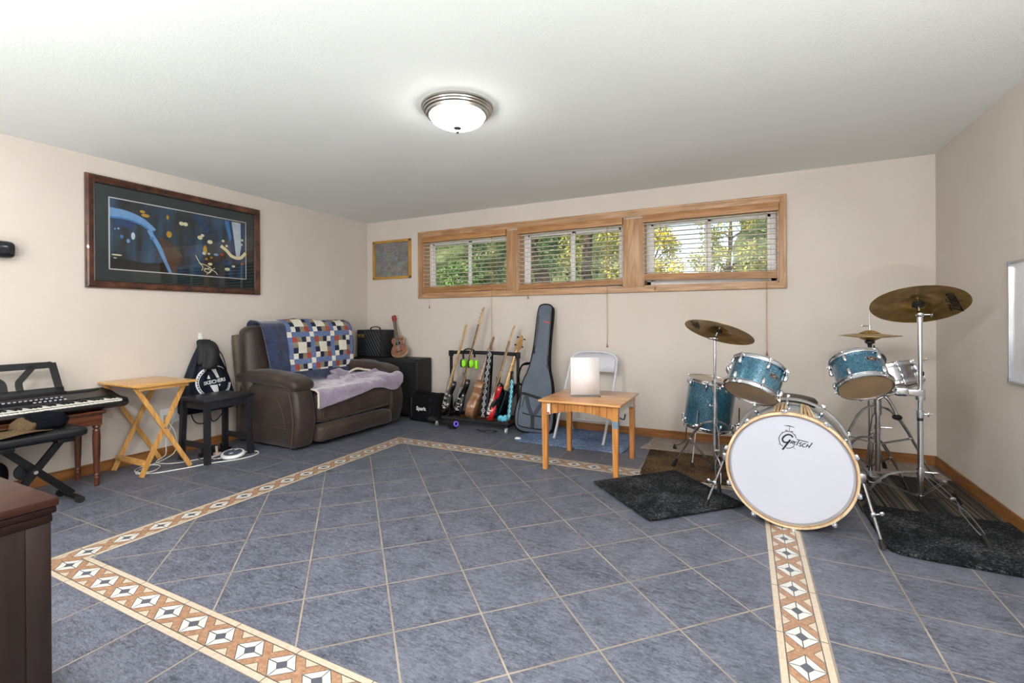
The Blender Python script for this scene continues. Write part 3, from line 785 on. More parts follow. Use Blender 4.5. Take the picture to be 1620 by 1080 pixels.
# music rest: sheet with cut-outs (two windows per side, slanted struts)
r2 = root('music_rest', (-4.25, 1.35, kz + .09), 'x', 'x'); 
for k_ in ('label', 'category'): del r2[k_]
r2.parent = r; r2.location = Vector((-4.25, 1.35, kz + .09)) - r.location
def rest():
    bm = B()
    # tilted plane: local (y, z') -> world, bottom front, leaning back
    lean = .42; h = .225
    MX = Matrix(((0, -math.sin(lean), math.cos(lean), -4.240), (1, 0, 0, 1.035), (0, math.cos(lean), math.sin(lean), kz + .137), (0, 0, 0, 1)))
    w = .525; th = .006
    def bar(ps, w0):
        q = catmull([Vector((a, c, 0)) for a, c in ps], 5) if len(ps) > 2 else [Vector((a, c, 0)) for a, c in ps]
        bm.ribbon([(p.x, p.y) for p in q], w0, MX, t=th)
    out = [(w, .03), (w - .022, .205), (w - .035, .222), (w - .05, .225), (-.45, .225), (-.47, .21), (-.48, .0), (w, .0)]
    bar([(-.48, .2), (w - .045, .2)], .045)                      # top rail
    bar([(-.48, .017), (w + .002, .017)], .036)                  # bottom rail
    bar([(w - .021, .002), (w - .033, .215)], .042)              # right end
    bar([(-.47, .0), (-.46, .21)], .042)
    for c, sg in ((.308, 1), (.232, -1), (-.10, 1)):
        bar([(c, .02), (c, .085), (c + sg * .022, .118), (c + sg * .088, .20)], .036)
    bm.ball((w - .046, .205, th / 2), .021, 14, (1, 1, th / .042), MX)
    return bm
rb = rest(); bpy.data.objects.remove(r2)
pm = part('music_rest', rb, BLK, r)
b = B(); b.box((-4.262, .59, kz + .118), (-4.215, 1.567, kz + .140), .004); part('rest_ledge', b, BLK, pm)

# ---- black X bench
bx0, bx1, by0, by1, bz = -4.035, -3.815, 1.06, 1.53, .415
r = root('padded_bench', ((bx0 + bx1) / 2, (by0 + by1) / 2, 0), 'black padded piano bench on a folding X frame, brown hat on its seat', 'bench')
b = B(); b.soft(((bx0 + bx1) / 2, (by0 + by1) / 2, bz + .032), ((bx1 - bx0) / 2, (by1 - by0) / 2, .030), .026, (0, 0, .012), 12); part('seat', b, BLKV, r)
b = B(); b.box((bx0 + .02, by1 - .15, bz - .022), (bx1 - .02, by1 - .06, bz + .004), .006); part('seat_rail', b, BLKM, r)
b = B(); b.box((bx0 + .02, by0 + .05, bz - .022), (bx1 - .02, by0 + .13, bz + .004), .006); part('seat_rail', b, BLKM, r)
xc_ = -3.895
for d in (1, -1):
    b = B(); xo = xc_ + (.016 if d > 0 else -.016)
    ya, yb = (1.410, 1.143) if d > 0 else (1.155, 1.475)
    b.tube([(xo, ya, bz - .01), (xo, yb, .045)], .0215, 4, flat=(1.25, .75, (0, 1, 0))); part('leg', b, BLKM, r)
for yy in (1.143, 1.475):
    b = B(); b.cyl((bx0 - .03, yy, .030), (bx1 + .005, yy, .030), .0165, n=14); fo = part('foot_bar', b, BLKM, r)
    for xx in (bx0 - .03, bx1 + .003): b = B(); b.cyl((xx - .012, yy, .022), (xx + .018, yy, .022), .022, n=16); part('end_cap', b, RUB, fo)
b = B(); pv = 1.235; b.cyl((xc_ - .035, pv + .05, .240), (xc_ + .042, pv + .05, .240), .011, n=12); part('pivot_rod', b, CHR, r)
b = B(); b.cyl((xc_ - .038, pv + .03, .240), (xc_ - .058, pv + .03, .240), .050, n=28); b.cyl((xc_ - .058, pv + .03, .240), (xc_ - .075, pv + .03, .240), .03, n=20); part('height_disc', b, BLK, r)
# ---- hat on the bench
r = root('hat', (-3.93, 1.30, bz + .074), 'tan and black sun hat lying crumpled on the black bench seat', 'hat')
TAN = M('tan_weave', '5a4a34', .9, var=.25, spec=.2, sc=120, bump=.4, bsc=300)
b = B(); n = 40; vs = []; fs = []
for k, (rr, zz) in enumerate(((.07, .03), (.10, .016), (.14, .010), (.18, .006))):
    for i in range(n):
        a = 2 * PI * i / n; w = .010 * math.sin(3 * a + 1) * (rr / .18); vs.append((-3.935 + rr * .78 * math.cos(a), 1.21 + rr * 1.02 * math.sin(a), bz + .066 + zz + max(-.004, w)))
for k in range(3):
    for i in range(n): fs.append((k * n + i, k * n + (i + 1) % n, (k + 1) * n + (i + 1) % n, (k + 1) * n + i))
b.add(vs, fs); o = part('brim', b, TAN, r); md = o.modifiers.new('s', 'SOLIDIFY'); md.thickness = .004
def crump(s):
    def fn(p, u): return p + Vector((0, .4, 1)) * (noise.noise((p.x * 22 + s, p.y * 22, p.z * 22)) * .026 - abs(noise.noise((p.x * 40, p.y * 40 + s, p.z * 10))) * .016) + Vector((1, 0, 0)) * noise.noise((p.y * 16, s, p.z * 12)) * .012
    return fn
b = B(); b.soft((-3.925, 1.34, bz + .115), (.075, .105, .048), .045, (0, .01, .012), 14, crump(2)); part('crown', b, M('black_hat_cloth', '0d1016', .95, spec=.1, var=.3, bump=.2), r)
b = B(); b.soft((-3.925, 1.25, bz + .105), (.080, .045, .042), .038, (0, 0, .01), 12, crump(5)); part('crown_side', b, TAN, r)
# ---- round black bag behind the bench
r = root('round_bag', (-4.27, 1.15, 0), 'round black bag on the floor under the walnut bench', 'bag')
b = B(); b.soft((-4.27, 1.12, .17), (.055, .16, .17), .05, (.015, .01, .01), 12, lambda p, u: Vector((p.x, 1.12 + (p.y - 1.12) * (1 - .35 * abs(u[2]) ** 3), .17 + (p.z - .17) * (1 - .35 * abs(u[1]) ** 3)))); part('body', b, BLKF, r)
b = B(); b.tube([(-4.215, 1.02, .30), (-4.20, 1.12, .36), (-4.215, 1.22, .30)], .008, 8, smooth=6); part('handle', b, BLKF, r)

# ---- black device at the left picture edge on the wall
r = root('wall_device', (XL, 1.29, 1.63), 'black rounded device on the left wall, cut by the left picture edge', 'device')
b = B(); b.soft((XL + .045, 1.27, 1.632), (.040, .098, .058), .035, (0, 0, 0), 8); part('body', b, M('gloss_black', '10131c', .15, coat=.6), r)
b = B(); b.box((XL, 1.22, 1.60), (XL + .01, 1.31, 1.66), .002); part('bracket', b, BLK, r)

# ---- folding tray table
PINE = wood('pine_y', 'b5813f', 'dcab66', 1, .35, coat=.25); PINEZ = wood('pine_z', 'b07d3f', 'd8a663', 2, .38, coat=.2)
r = root('folding_tray_table', (-4.15, 2.04, 0), 'light pine folding tray table with crossed legs against the left wall', 'table')
X0, X1, Y0, Y1, Z = -4.425, -3.875, 1.822, 2.240, .692
b = B(); b.box((X0, Y0, Z - .018), (X1, Y1, Z), .006); part('top', b, PINE, r, label='light pine top with a reddish scribble')
b = B(); b.box((X0 + .05, Y0 + .07, Z - .040), (X1 - .06, Y0 + .09, Z - .018), .002); part('rail', b, PINE, r)
b = B(); b.box((X0 + .05, Y1 - .07, Z - .040), (X1 - .06, Y1 - .05, Z - .018), .002); part('rail', b, PINE, r)
b = B(); b.box((X1 - .045, Y0 + .03, Z - .044), (X1 - .028, Y1 - .05, Z - .018), .002); part('rail', b, PINE, r)
for xx, s in ((-3.955, 1), (-4.360, -1)):
    for d in (1, -1):
        b = B(); xo = xx + s * (.010 if d > 0 else -.010)
        ya, yb = (1.850, 2.222) if d > 0 else (2.195, 1.892)
        b.tube([(xo, ya, Z - .022), (xo, yb, .008)], .022, 4, flat=(1.0, .48, (0, 1, 0)))
        part('leg', b, PINEZ, r)
    b = B(); b.cyl((xx + s * .02, 2.037, .345), (xx + s * .026, 2.037, .345), .006, n=10); part('pivot_bolt', b, CHRD, r)
b = B(); b.box((-4.352, 1.905, .085), (-3.972, 1.922, .125), .002); part('stretcher', b, PINE, r)

# ---- outlet with plug, cables
r = root('wall_outlet', (XL, 2.325, .30), 'white wall outlet box with a plug behind the pine tray table', 'outlet')
b = B(); b.box((XL, 2.255, .28), (XL + .022, 2.40, .405), .005); part('cover', b, WHT, r)
b = B(); b.box((XL + .022, 2.275, .30), (XL + .05, 2.315, .35), .006); part('plug', b, M('plug_grey', 'a9a9a2', .5), r)
WC = M('white_cable', 'dcdcd8', .45, var=.03)
def flt(pts, r_, name, m, label, cat='cable', group=None, z=None, ends=None, k=8):
    b = B(); b.tube([(p[0], p[1], (p[2] if len(p) > 2 else r_ + .001)) for p in pts], r_, 8, smooth=k)
    return solo(name, b, m, label, cat, group=group)
flt([(-4.39, 2.30, .30), (-4.36, 2.34, .18), (-4.35, 2.33, .05), (-4.33, 2.24), (-4.20, 2.0), (-4.10, 1.93), (-4.07, 2.03), (-4.17, 2.12), (-4.27, 2.08), (-4.20, 1.96), (-4.02, 1.98), (-3.92, 2.16), (-3.86, 2.34), (-3.76, 2.50), (-3.76, 2.66), (-3.86, 2.72), (-3.95, 2.60), (-3.93, 2.44), (-4.0, 2.42), (-4.02, 2.50, .010)], .0042, 'power_cable', WC, 'long white cable looping over the floor below the tray table and stool')
flt([(-4.33, 2.30, .30), (-4.37, 2.27, .15), (-4.34, 2.25, .04), (-4.30, 2.16), (-4.14, 2.20), (-4.06, 2.38), (-4.02, 2.46, .01)], .0032, 'power_cable', WC, 'thin white cable hanging from the wall outlet to the floor')

# ---- black stool
BW = wood('black_wood', '15161b', '24262d', 1, .42); BWZ = wood('black_wood_z', '121317', '20222a', 2, .42)
r = root('stool', (-4.03, 2.49, 0), 'small black wooden stool in front of the hanging drawstring bag', 'stool')
X0, X1, Y0, Y1, Z = -4.225, -3.845, 2.275, 2.700, .520
b = B(); b.box((X0, Y0, Z - .022), (X1, Y1, Z), .005); part('top', b, BW, r)
b = B()
b.box((X1 - .045, Y0 + .03, Z - .085), (X1 - .028, Y1 - .03, Z - .022), .002); b.box((X0 + .028, Y0 + .03, Z - .085), (X0 + .045, Y1 - .03, Z - .022), .002)
b.box((X0 + .03, Y0 + .028, Z - .085), (X1 - .03, Y0 + .045, Z - .022), .002); b.box((X0 + .03, Y1 - .045, Z - .085), (X1 - .03, Y1 - .028, Z - .022), .002); part('apron', b, BW, r)
for sx, sy in ((0, 0), (1, 0), (1, 1), (0, 1)):
    x = X1 - .035 if sx else X0 + .035; y = Y1 - .04 if sy else Y0 + .04; dx = .022 if sx else -.022; dy = .012 if sy else -.012
    b = B(); b.tube([(x, y, Z - .022), (x + dx, y + dy, 0)], .0275, 4, flat=(1.0, 1.0, (0, 1, 0))); part('leg', b, BWZ, r)
b = B(); b.box((X0 + .03, Y0 + .025, .12), (X1 - .03, Y0 + .042, .165), .002); part('stretcher', b, BW, r)
b = B(); b.box((X0 + .03, Y1 - .04, .12), (X1 - .03, Y1 - .023, .165), .002); part('stretcher', b, BW, r)

# ---- drawstring bag, hook, cap
NAVY = M('navy_nylon', '0a1224', .65, var=.3, sc=9, spec=.3)
r = root('coat_hook', (XL, 2.60, 1.0), 'small clear adhesive hook on the wall above the drawstring bag', 'hook')
b = B(); b.box((XL, 2.575, .985), (XL + .006, 2.605, 1.040), .003); part('plate', b, WHT, r)
b = B(); b.tube([(XL + .006, 2.59, 1.0), (XL + .02, 2.59, .985), (XL + .034, 2.59, .99), (XL + .037, 2.59, 1.01)], .004, 8, smooth=5); part('prong', b, WHT, r)
r = root('drawstring_bag', (XL, 2.60, .36), 'navy drawstring bag with white ring logo hanging from the wall hook behind the stool', 'bag')
def bagfn(p, u):
    f = (p.z - .33) / .62; f = max(0, min(1, f))
    w = (1 - f ** 1.8 * .80); 
    fold = .010 * math.sin(u[1] * 13) * (f ** .7) + .012 * noise.noise((p.y * 9, p.z * 5, 3))
    return Vector((XL + .012 + (p.x - XL) * (1 - .45 * f) + (fold if u[0] > 0 else 0), 2.615 + (p.y - 2.615) * w + .005 * (1 - f), p.z))
b = B(); b.soft((XL + .055, 2.615, .655), (.045, .250, .325), .04, (.035, 0, 0), 24, bagfn); part('body', b, NAVY, r, sharp=80)
b = B(); 
for y0_, z0_, m_ in ((2.47, .50, 0), (2.80, .50, 0)):
    b = B(); b.tube([(XL + .03, 2.595, .975), (XL + .05, y0_ + (.05 if y0_ < 2.6 else -.05), .85), (XL + .07, y0_, .62), (XL + .07, y0_ + (-.01 if y0_ < 2.6 else .0), .42), (XL + .07, y0_ + (.03 if y0_ < 2.6 else -.08), .26), (XL + .06, 2.6 if y0_ < 2.6 else 2.66, .235), (XL + .06, 2.62 if y0_ < 2.6 else 2.64, .33)], .0042, 8, smooth=6)
    part('drawstring', b, BLKF, r)
bx = XL + .158
LOG = Matrix(((0, 0, 1, bx - .004), (1, 0, 0, 2.700), (0, 1, 0, .595), (0, 0, 0, 1)))
# ring, letters and diamond laid on the bag's swollen face
def onbag(y, z):
    return (0, y, z)
def surf(b2, dz=.0015):
    """drop flat logo strokes onto the bag body"""
    from mathutils.bvhtree import BVHTree
    return b2
b = B()
n = 60
def ringpts(R, a0, a1, k): return [(R * math.cos(a0 + (a1 - a0) * i / k), R * .93 * math.sin(a0 + (a1 - a0) * i / k)) for i in range(k + 1)]
b.ribbon(ringpts(.158, 1.9, 6.1, 40), .012, t=.001); b.ribbon(ringpts(.140, 1.9, 6.1, 40), .005, t=.001)
for i in range(26):
    a = 1.95 + i * .16
    if a < 6.05: b.ribbon(ringpts(.149, a, a + .075, 2), .006, t=.001)
b.ribbon(ringpts(.150, .85, 1.35, 10), .006, t=.001)
b.add([(-.03, .115, 0), (.012, .125, 0), (.045, .03, 0), (.018, .03, 0)], [(0, 1, 2, 3)]); b.add([(-.052, .066, 0), (-.04, .03, 0), (-.068, .03, 0)], [(0, 1, 2)])
b.add([(-.045, -.03, 0), (.020, -.03, 0), (.030, -.085, 0), (.018, -.13, 0), (-.02, -.085, 0)], [(0, 1, 2, 3, 4)]); b.add([(.03, -.028, 0), (.052, -.028, 0), (.041, -.048, 0)], [(0, 1, 2)])
b.text('SKECHERS', .044, TR((0, 0, 0), (0, 0, .10)), bold=.0012)
# project: push every point to the bag surface
dg = bpy.context.evaluated_depsgraph_get()
from mathutils.bvhtree import BVHTree
def drape(b, obj, MX, dirw, off=.0015, cuts=0):
    W0 = MW[obj]; me = obj.data
    bv = BVHTree.FromPolygons([tuple(W0 @ v.co) for v in me.vertices], [tuple(p.vertices) for p in me.polygons])
    bm = bmesh.new(); vs = [bm.verts.new(v) for v in b.v]
    for f in b.f:
        try: bm.faces.new([vs[i] for i in f])
        except ValueError: pass
    bmesh.ops.triangulate(bm, faces=bm.faces[:])
    for _ in range(cuts): bmesh.ops.subdivide_edges(bm, edges=[e for e in bm.edges if e.calc_length() > .012], cuts=1, use_grid_fill=True)
    o = B(); d = Vector(dirw).normalized(); bm.verts.index_update(); out = []
    for v in bm.verts:
        p = MX @ Vector((v.co.x, v.co.y, 0)); h = bv.ray_cast(p - d * .4, d, 1.2)
        out.append((h[0] if h[0] else p) - d * (off + max(0, v.co.z)))
    o.v = [tuple(p) for p in out]; o.f = [tuple(v.index for v in f.verts) for f in bm.faces]; o.mi = [0] * len(o.f); o.uv = [None] * len(o.f); bm.free()
    return o
bag_body = [c for c in r.children if c.name.startswith('body')][0]
part('logo', drape(b, bag_body, Matrix(((0, 0, 1, XL + .2), (1, 0, 0, 2.650), (0, 1, 0, .60), (0, 0, 0, 1))), (-1, 0, 0), .002, 2), WHITEP, r, label='white ring logo with lettering')
r = root('cap', (XL + .14, 2.585, .74), 'black peaked cap hanging from the hook in front of the drawstring bag', 'cap')
b = B(); b.soft((XL + .165, 2.592, .845), (.022, .062, .125), .022, (.016, .01, 0), 12, lambda p, u: Vector((p.x + .03 * (1 - u[1] ** 2) - .10 * max(0, u[2]) ** 2, p.y + .018 * u[2], p.z)), ); part('peak', b, M('cap_black', '15171c', .7, var=.2, bump=.2), r)
b = B(); b.soft((XL + .125, 2.565, .87), (.03, .058, .115), .03, (.01, 0, 0), 12, lambda p, u: Vector((p.x - .055 * max(0, u[2]), p.y + .012 * u[2], p.z))); part('crown', b, M('cap_black', '15171c'), r)

# ---- smart speaker like white disc, black adapters and cables under the stool
r = root('round_device', (-3.93, 2.545, 0), 'round white and grey tabletop device lying on the floor beneath the stool', 'device')
b = B(); b.lathe([(0, .002), (.075, .002), (.090, .012), (.092, .024), (.084, .034), (.07, .036)], 40, TR((-3.905, 2.545, .0), (.12, .10, 0))); part('shell', b, WHT, r)
b = B(); b.lathe([(.072, .0355), (.06, .040), (.03, .042), (0, .042)], 36, TR((-3.905, 2.545, 0), (.12, .10, 0))); tp = part('top_disc', b, M('device_grey', '4b5360', .5), r)
for dx, dy in ((.02, -.03), (-.01, .035), (-.05, .01)):
    b = B(); b.ball((0, 0, 0), .016, 12, (.8, 1.3, .12), TR((-3.905 + dx, 2.545 + dy, .0425 + (-.1 * dx + .12 * dy)))); part('button', b, WHT, tp)
r = root('power_strip', (-4.12, 2.55, 0), 'black power strip with plugs on the floor under the stool', 'power strip')
b = B(); b.box((-4.15, 2.40, 0), (-4.10, 2.66, .035), .008); part('body', b, BLK, r)
for y in (2.44, 2.52, 2.60):
    b = B(); b.box((-4.148, y - .02, .035), (-4.105, y + .022, .075), .008); part('plug', b, BLK, r)
b = B(); b.box((-4.06, 2.47, 0), (-4.02, 2.52, .03), .006); b.cyl((-4.04, 2.49, .02), (-4.03, 2.48, .085), .010, n=12); solo('plug_adapter', b, M('pinkish_plastic', 'c9b4a8', .5), 'small beige plug standing up beside the black power strip', 'plug')
flt([(-4.05, 2.66, .02), (-3.98, 2.70), (-3.88, 2.62), (-3.80, 2.52), (-3.83, 2.44), (-3.95, 2.42), (-4.05, 2.36), (-4.12, 2.38, .02)], .003, 'power_cable', BLK, 'black cable curling around the white disc under the stool')
flt([(-4.10, 2.70, .02), (-4.0, 2.80), (-3.90, 2.72), (-3.96, 2.63), (-4.08, 2.62)], .003, 'power_cable', BLK, 'black cable between the stool and the brown recliner')

# ---- cherry chest at the lower left
CH = wood('cherry_y', '110503', '220d07', 1, .35, coat=.1); CHX = wood('cherry_top', '1d0d09', '341a12', 1, .38, coat=.08)
for m_ in (CH, CHX): m_.node_tree.nodes['Principled BSDF'].inputs['Specular IOR Level'].default_value = .2
cxx, cyy, cz = -1.434, .519, .750
r = root('wooden_chest', (-1.75, .1, 0), 'dark cherry wood chest with moulded top at the lower left corner', 'chest')
b = B(); b.box((-2.10, -.55, cz - .020), (cxx, cyy, cz), .006); part('top', b, CHX, r)
b = B(); b.box((-2.09, -.54, cz - .036), (cxx - .003, cyy - .003, cz - .020), .006); b.box((-2.08, -.53, cz - .058), (cxx - .008, cyy - .008, cz - .036), .008); part('moulding', b, CH, r)
b = B(); b.box((-2.06, -.51, .03), (cxx - .016, cyy - .014, cz - .058), .003); part('body', b, wood('cherry_z', '0e0402', '1e0a06', 2, .4, coat=.05), r)
b = B(); b.box((cxx - .020, cyy - .055, .03), (cxx - .013, cyy - .011, cz - .058), .002); part('stile', b, wood('cherry_z', '', '', 2), r)
b = B(); b.box((cxx - .020, -.51, .03), (cxx - .013, -.46, cz - .058), .002); part('stile', b, wood('cherry_z', '', '', 2), r)
b = B(); b.box((-2.08, -.53, 0), (cxx - .005, cyy - .004, .06), .004); part('plinth', b, CH, r)
# ================================================================== RECLINER LOVESEAT
def leather():
    t = T('brown_suede'); v = t.obj(); n = t.noise(v, 3.2, 6, .65, .4); n2 = t.noise(v, 34, 4, .6)
    k = t.f('ADD', t.f('MULTIPLY', n, .75), t.f('MULTIPLY', n2, .25))
    t.set(Base_Color=t.ramp(k, [(.3, hexc('1c1310')), (.5, hexc('30221e')), (.68, hexc('4a3830'))]), Roughness=t.f('ADD', .38, t.f('MULTIPLY', n, .28)), Sheen_Weight=.15)
    t.bump(t.noise(v, 240, 4, .7), .12, .002); return t.m
LEA = leather(); SEAM = M('seam_thread', '57443a', .6)
SA = math.radians(1.5)
r = root('recliner_sofa', (-3.50, 2.85, 0), 'dark brown suede recliner loveseat with quilt and lilac blanket in the left corner', 'sofa')
U = Vector((math.sin(SA), math.cos(SA), 0)); V = Vector((-math.cos(SA), math.sin(SA), 0))
SX = Matrix(((U.x, V.x, 0, -3.50), (U.y, V.y, 0, 2.85), (0, 0, 1, 0), (0, 0, 0, 1)))     # local (u across, v back, z)
SW = 1.350
def wr(p, k=.010, f=5.): return noise.noise(p * f) * k + noise.noise(p * f * 3) * k * .35
def armfn(side):
    def fn(p, u):
        z = p.z; f = max(0, min(1, z / .56))
        # front swells forward in the middle, bottom tucks in, outer side bows
        front = (1 - u[1]) / 2
        p = Vector(p); p.y -= front * (.055 * math.sin(PI * min(1, f * 1.05)) ** .8) - front * .03
        out = -1 if side == 0 else 1
        if u[0] * out > 0: p.x += out * .022 * math.sin(PI * f) * front
        return p + Vector((wr(p, .006), wr(p + Vector((3, 1, 2)), .006), 0))
    return fn
for k, (a, c) in enumerate(((0.0, .195), (SW - .195, SW))):
    b = B(SX); b.soft(((a + c) / 2, .445, .285), ((c - a) / 2, .445, .270), .045, (.008, .01, 0), 16, armfn(k)); ar = part('arm', b, LEA, r, sharp=70)
    def padfn(p, u):
        p = Vector(p); f = (p.y - .02) / .84
        p.z += .020 * math.sin(PI * max(0, min(1, f))) + (.020 if f > .3 else 0) * min(1, max(0, f - .3) * 2)
        if u[2] < 0: p.z += .012 * (1 - u[0] ** 2)
        if f < .18: p.z -= (.18 - f) * .16
        return p + Vector((wr(p, .005, 7), 0, wr(p * 1.3, .010, 6)))
    b = B(SX); b.soft(((a + c) / 2, .440, .592), ((c - a) / 2 + .018, .430, .052), .045, (.004, .006, .022), 18, padfn); part('arm_pad', b, LEA, ar, sharp=80)
    # welt seam outlining the front panel
    o = -.0 if k == 0 else SW; s_ = -1 if k == 0 else 1
    pts = [(o + s_ * .004 + (.002 if k else -.002), .045 - .05 * math.sin(PI * min(1, z / .53)) + .14 * max(0, (z / .53 - .45)) ** 2.0 + .02, z) for z in [.03 + .055 * i for i in range(10)]]
    if k == 0:
        pts = [(-.020 - .010 * math.sin(PI * z / .56), .055 - .045 * math.sin(PI * z / .56) + .10 * max(0, z / .53 - .5) ** 1.6, z) for z in [.03 + .054 * i for i in range(10)]]
        b = B(SX); b.tube(pts, .0028, 6, smooth=4); part('seam', b, SEAM, ar)
        b = B(SX); b.tube([(-.012, .50, .42), (-.022, .30, .47), (-.026, .20, .42), (-.028, .13, .28), (-.024, .12, .20)], .0022, 6, smooth=5); part('seam', b, SEAM, ar)
        b = B(SX); b.tube([(-.012, .60, .205), (-.022, .35, .20), (-.028, .12, .200)], .0022, 6, smooth=4); part('seam', b, SEAM, ar)
b = B(SX); b.box((.03, .10, .012), (SW - .03, .80, .16), .02); b.box((.18, .05, .10), (SW - .18, .80, .33), .03); part('base', b, M('sofa_underside', '100d0c', .9), r)
def seatfn(p, u): return Vector((p.x, p.y - .012 * (1 - u[2] ** 2), p.z - .018 * (1 - u[0] ** 2) * (1 if u[2] > 0 else 0))) + Vector((0, wr(p, .006), wr(p * 1.1, .008)))
b = B(SX); b.soft((SW / 2, .34, .355), (SW / 2 - .192, .375, .145), .06, (0, .018, .014), 18, seatfn); st = part('seat', b, LEA, r, sharp=80)
b = B(SX)
b.tube([(.235, -.0625, .44), (.233, -.066, .34), (.236, -.060, .262), (.30, -.064, .252), (SW / 2, -.069, .250), (SW - .30, -.064, .252), (SW - .236, -.058, .262), (SW - .232, -.058, .40)], .0024, 6, smooth=4); part('seam', b, SEAM, st)
b = B(SX); b.soft((SW / 2, .03, .118), (SW / 2 - .192, .085, .078), .045, (0, .016, .0), 14, lambda p, u: Vector(p) + Vector((0, wr(p, .007, 4), wr(p, .004, 6)))); part('footrest', b, LEA, r, sharp=80)
# backrest, leaning
def backfn(p, u):
    p = Vector(p); f = (p.z - .42) / .68
    p.y += .10 * f; 
    if u[2] > .3: p.z -= .05 * abs(u[0]) ** 4 * (u[2] - .3)
    p.z += .016 * math.cos(u[0] * 5.5) * max(0, u[2])
    p.x = SW / 2 + (p.x - SW / 2) * (1 - .05 * max(0, f) ** 2)
    return p + Vector((0, wr(p, .014, 4), wr(p * 1.2, .010, 5)))
b = B(SX); b.soft((SW / 2 - .012, .70, .76), (SW / 2 + .004, .085, .355), .075, (0, .03, .0), 22, backfn); part('backrest', b, LEA, r, sharp=80)
b = B(SX); b.soft((SW / 2, .815, .56), (SW / 2 + .005, .045, .46), .03, (0, 0, 0), 10, lambda p, u: Vector((p.x, p.y + .085 * max(0, (p.z - .4) / .6), p.z))); part('back_panel', b, M('suede_back', '5d5648', .8, var=.15), r, sharp=80)

# ---- quilt over the backrest
QN = T('quilt_navy'); v = QN.obj(); n = QN.noise(v, 18, 4, .6); QN.set(Base_Color=QN.ramp(n, [(.35, hexc('0b1a38')), (.65, hexc('1c3260'))]), Roughness=.75, Sheen_Weight=.6); QN.bump(n, .15, .004)
def cloth(name, c1, c2, sc=120):
    t = T(name); v = t.obj(); vo = t.voro(v, sc); n = t.noise(v, 24, 3)
    t.set(Base_Color=t.mix(t.f('LESS_THAN', vo, .32), t.ramp(n, [(.3, tuple(x * .85 for x in hexc(c1))), (.7, hexc(c1))]), hexc(c2)), Roughness=.85); t.bump(n, .25, .004); return t.m
QM = [QN.m, cloth('quilt_blue_print', '5b6f9e', '8f9fc4'), cloth('quilt_white', 'e6e2d6', 'e6e2d6'), cloth('quilt_dark_navy', '18223f', '18223f'), cloth('quilt_tan', '8f8471', '7a705f'), cloth('quilt_red', 'a5453a', 'b85a4c')]
BL = ['RTNW', 'TWWN', 'NWWT', 'WNTR']                          # block seen from the room
MI = {'R': 5, 'T': 4, 'N': 3, 'W': 2, 'B': 1}
cell = .0560; ncol = 16; u0 = .445; du = cell
prof = [(.910, .90), (.905, 1.02), (.885, 1.105), (.83, 1.146), (.765, 1.138), (.715, 1.10), (.680, 1.02), (.652, .93), (.630, .83), (.612, .73), (.598, .64), (.575, .575), (.53, .528), (.46, .517), (.38, .515)]
pv = catmull([Vector((0, a, z)) for a, z in prof], 10)
L = [0]
for i in range(1, len(pv)): L.append(L[-1] + (pv[i] - pv[i - 1]).length)
def along(t):
    t = max(0, min(L[-1], t))
    for i in range(1, len(L)):
        if L[i] >= t: f = (t - L[i - 1]) / max(1e-9, L[i] - L[i - 1]); return pv[i - 1].lerp(pv[i], f)
    return pv[-1]
tot = L[-1]; top_t = L[30]; nrow = 16; t0 = top_t - cell * 2.2; sub = 3
navyw = .275; cols = [(-1, -navyw)]
X_ = [-navyw + navyw * i / 12 for i in range(12)] + [cell * i / sub for i in range(ncol * sub + 1)]
R_ = []; t = t0
rows = int((tot - t0) / (cell / sub))
b = B(SX); vs = []; 
for j in range(rows + 1):
    tt = t0 + j * cell / sub
    for i, x in enumerate(X_):
        uu = u0 + x - .035; c = along(tt)
        uu = .15 + (uu - .15) * (1 - .13 * (j / rows) ** 1.3)
        # left edge hangs slanting, right side follows the back's rounded shoulder
        sl = .0
        if x < 0: uu += .05 * (j / rows) ** 1.2 * (-x / navyw)
        q = noise.noise((uu * 6, tt * 7, 1.0)) * .013 + noise.noise((uu * 17, tt * 15, 2.0)) * .005
        edge = max(0, uu - (SW - .12)) * .55 if tt < top_t + .25 else 0
        lift = .010 + q
        nrm = Vector((0, -1, .35)).normalized() if tt > top_t else Vector((0, .4, 1)).normalized()
        p = Vector((uu, c.y, c.z - edge * .6)) + nrm * lift
        p.z += .010 * math.cos((uu / SW * 2 - 1) * 5.5) * (1 if tt < top_t + .1 else 0)
        vs.append(p)
fs = []; mi = []; nx = len(X_)
for j in range(rows):
    rI = j // sub
    for i in range(nx - 1):
        fs.append((j * nx + i, (j + 1) * nx + i, (j + 1) * nx + i + 1, j * nx + i + 1))
        if i < 12: mi.append(0); continue
        cI = (i - 12) // sub; rb, rc = (rI - 1) % 5, cI % 5
        if j > rows - 15: mi.append(0)
        elif rb == 0 and rc == 0: mi.append(2)
        elif rb == 0 or rc == 0: mi.append(1)
        else: mi.append(MI[BL[rb - 1][rc - 1]])
b.add(vs, fs); b.mi = mi
q = solo('patchwork_quilt', b, QM, 'blue patchwork quilt with white red and tan squares draped over the sofa back', 'quilt', tuple(SX @ Vector((.6, .6, .75))), sharp=180)
md = q.modifiers.new('thick', 'SOLIDIFY'); md.thickness = .007; md.offset = 1

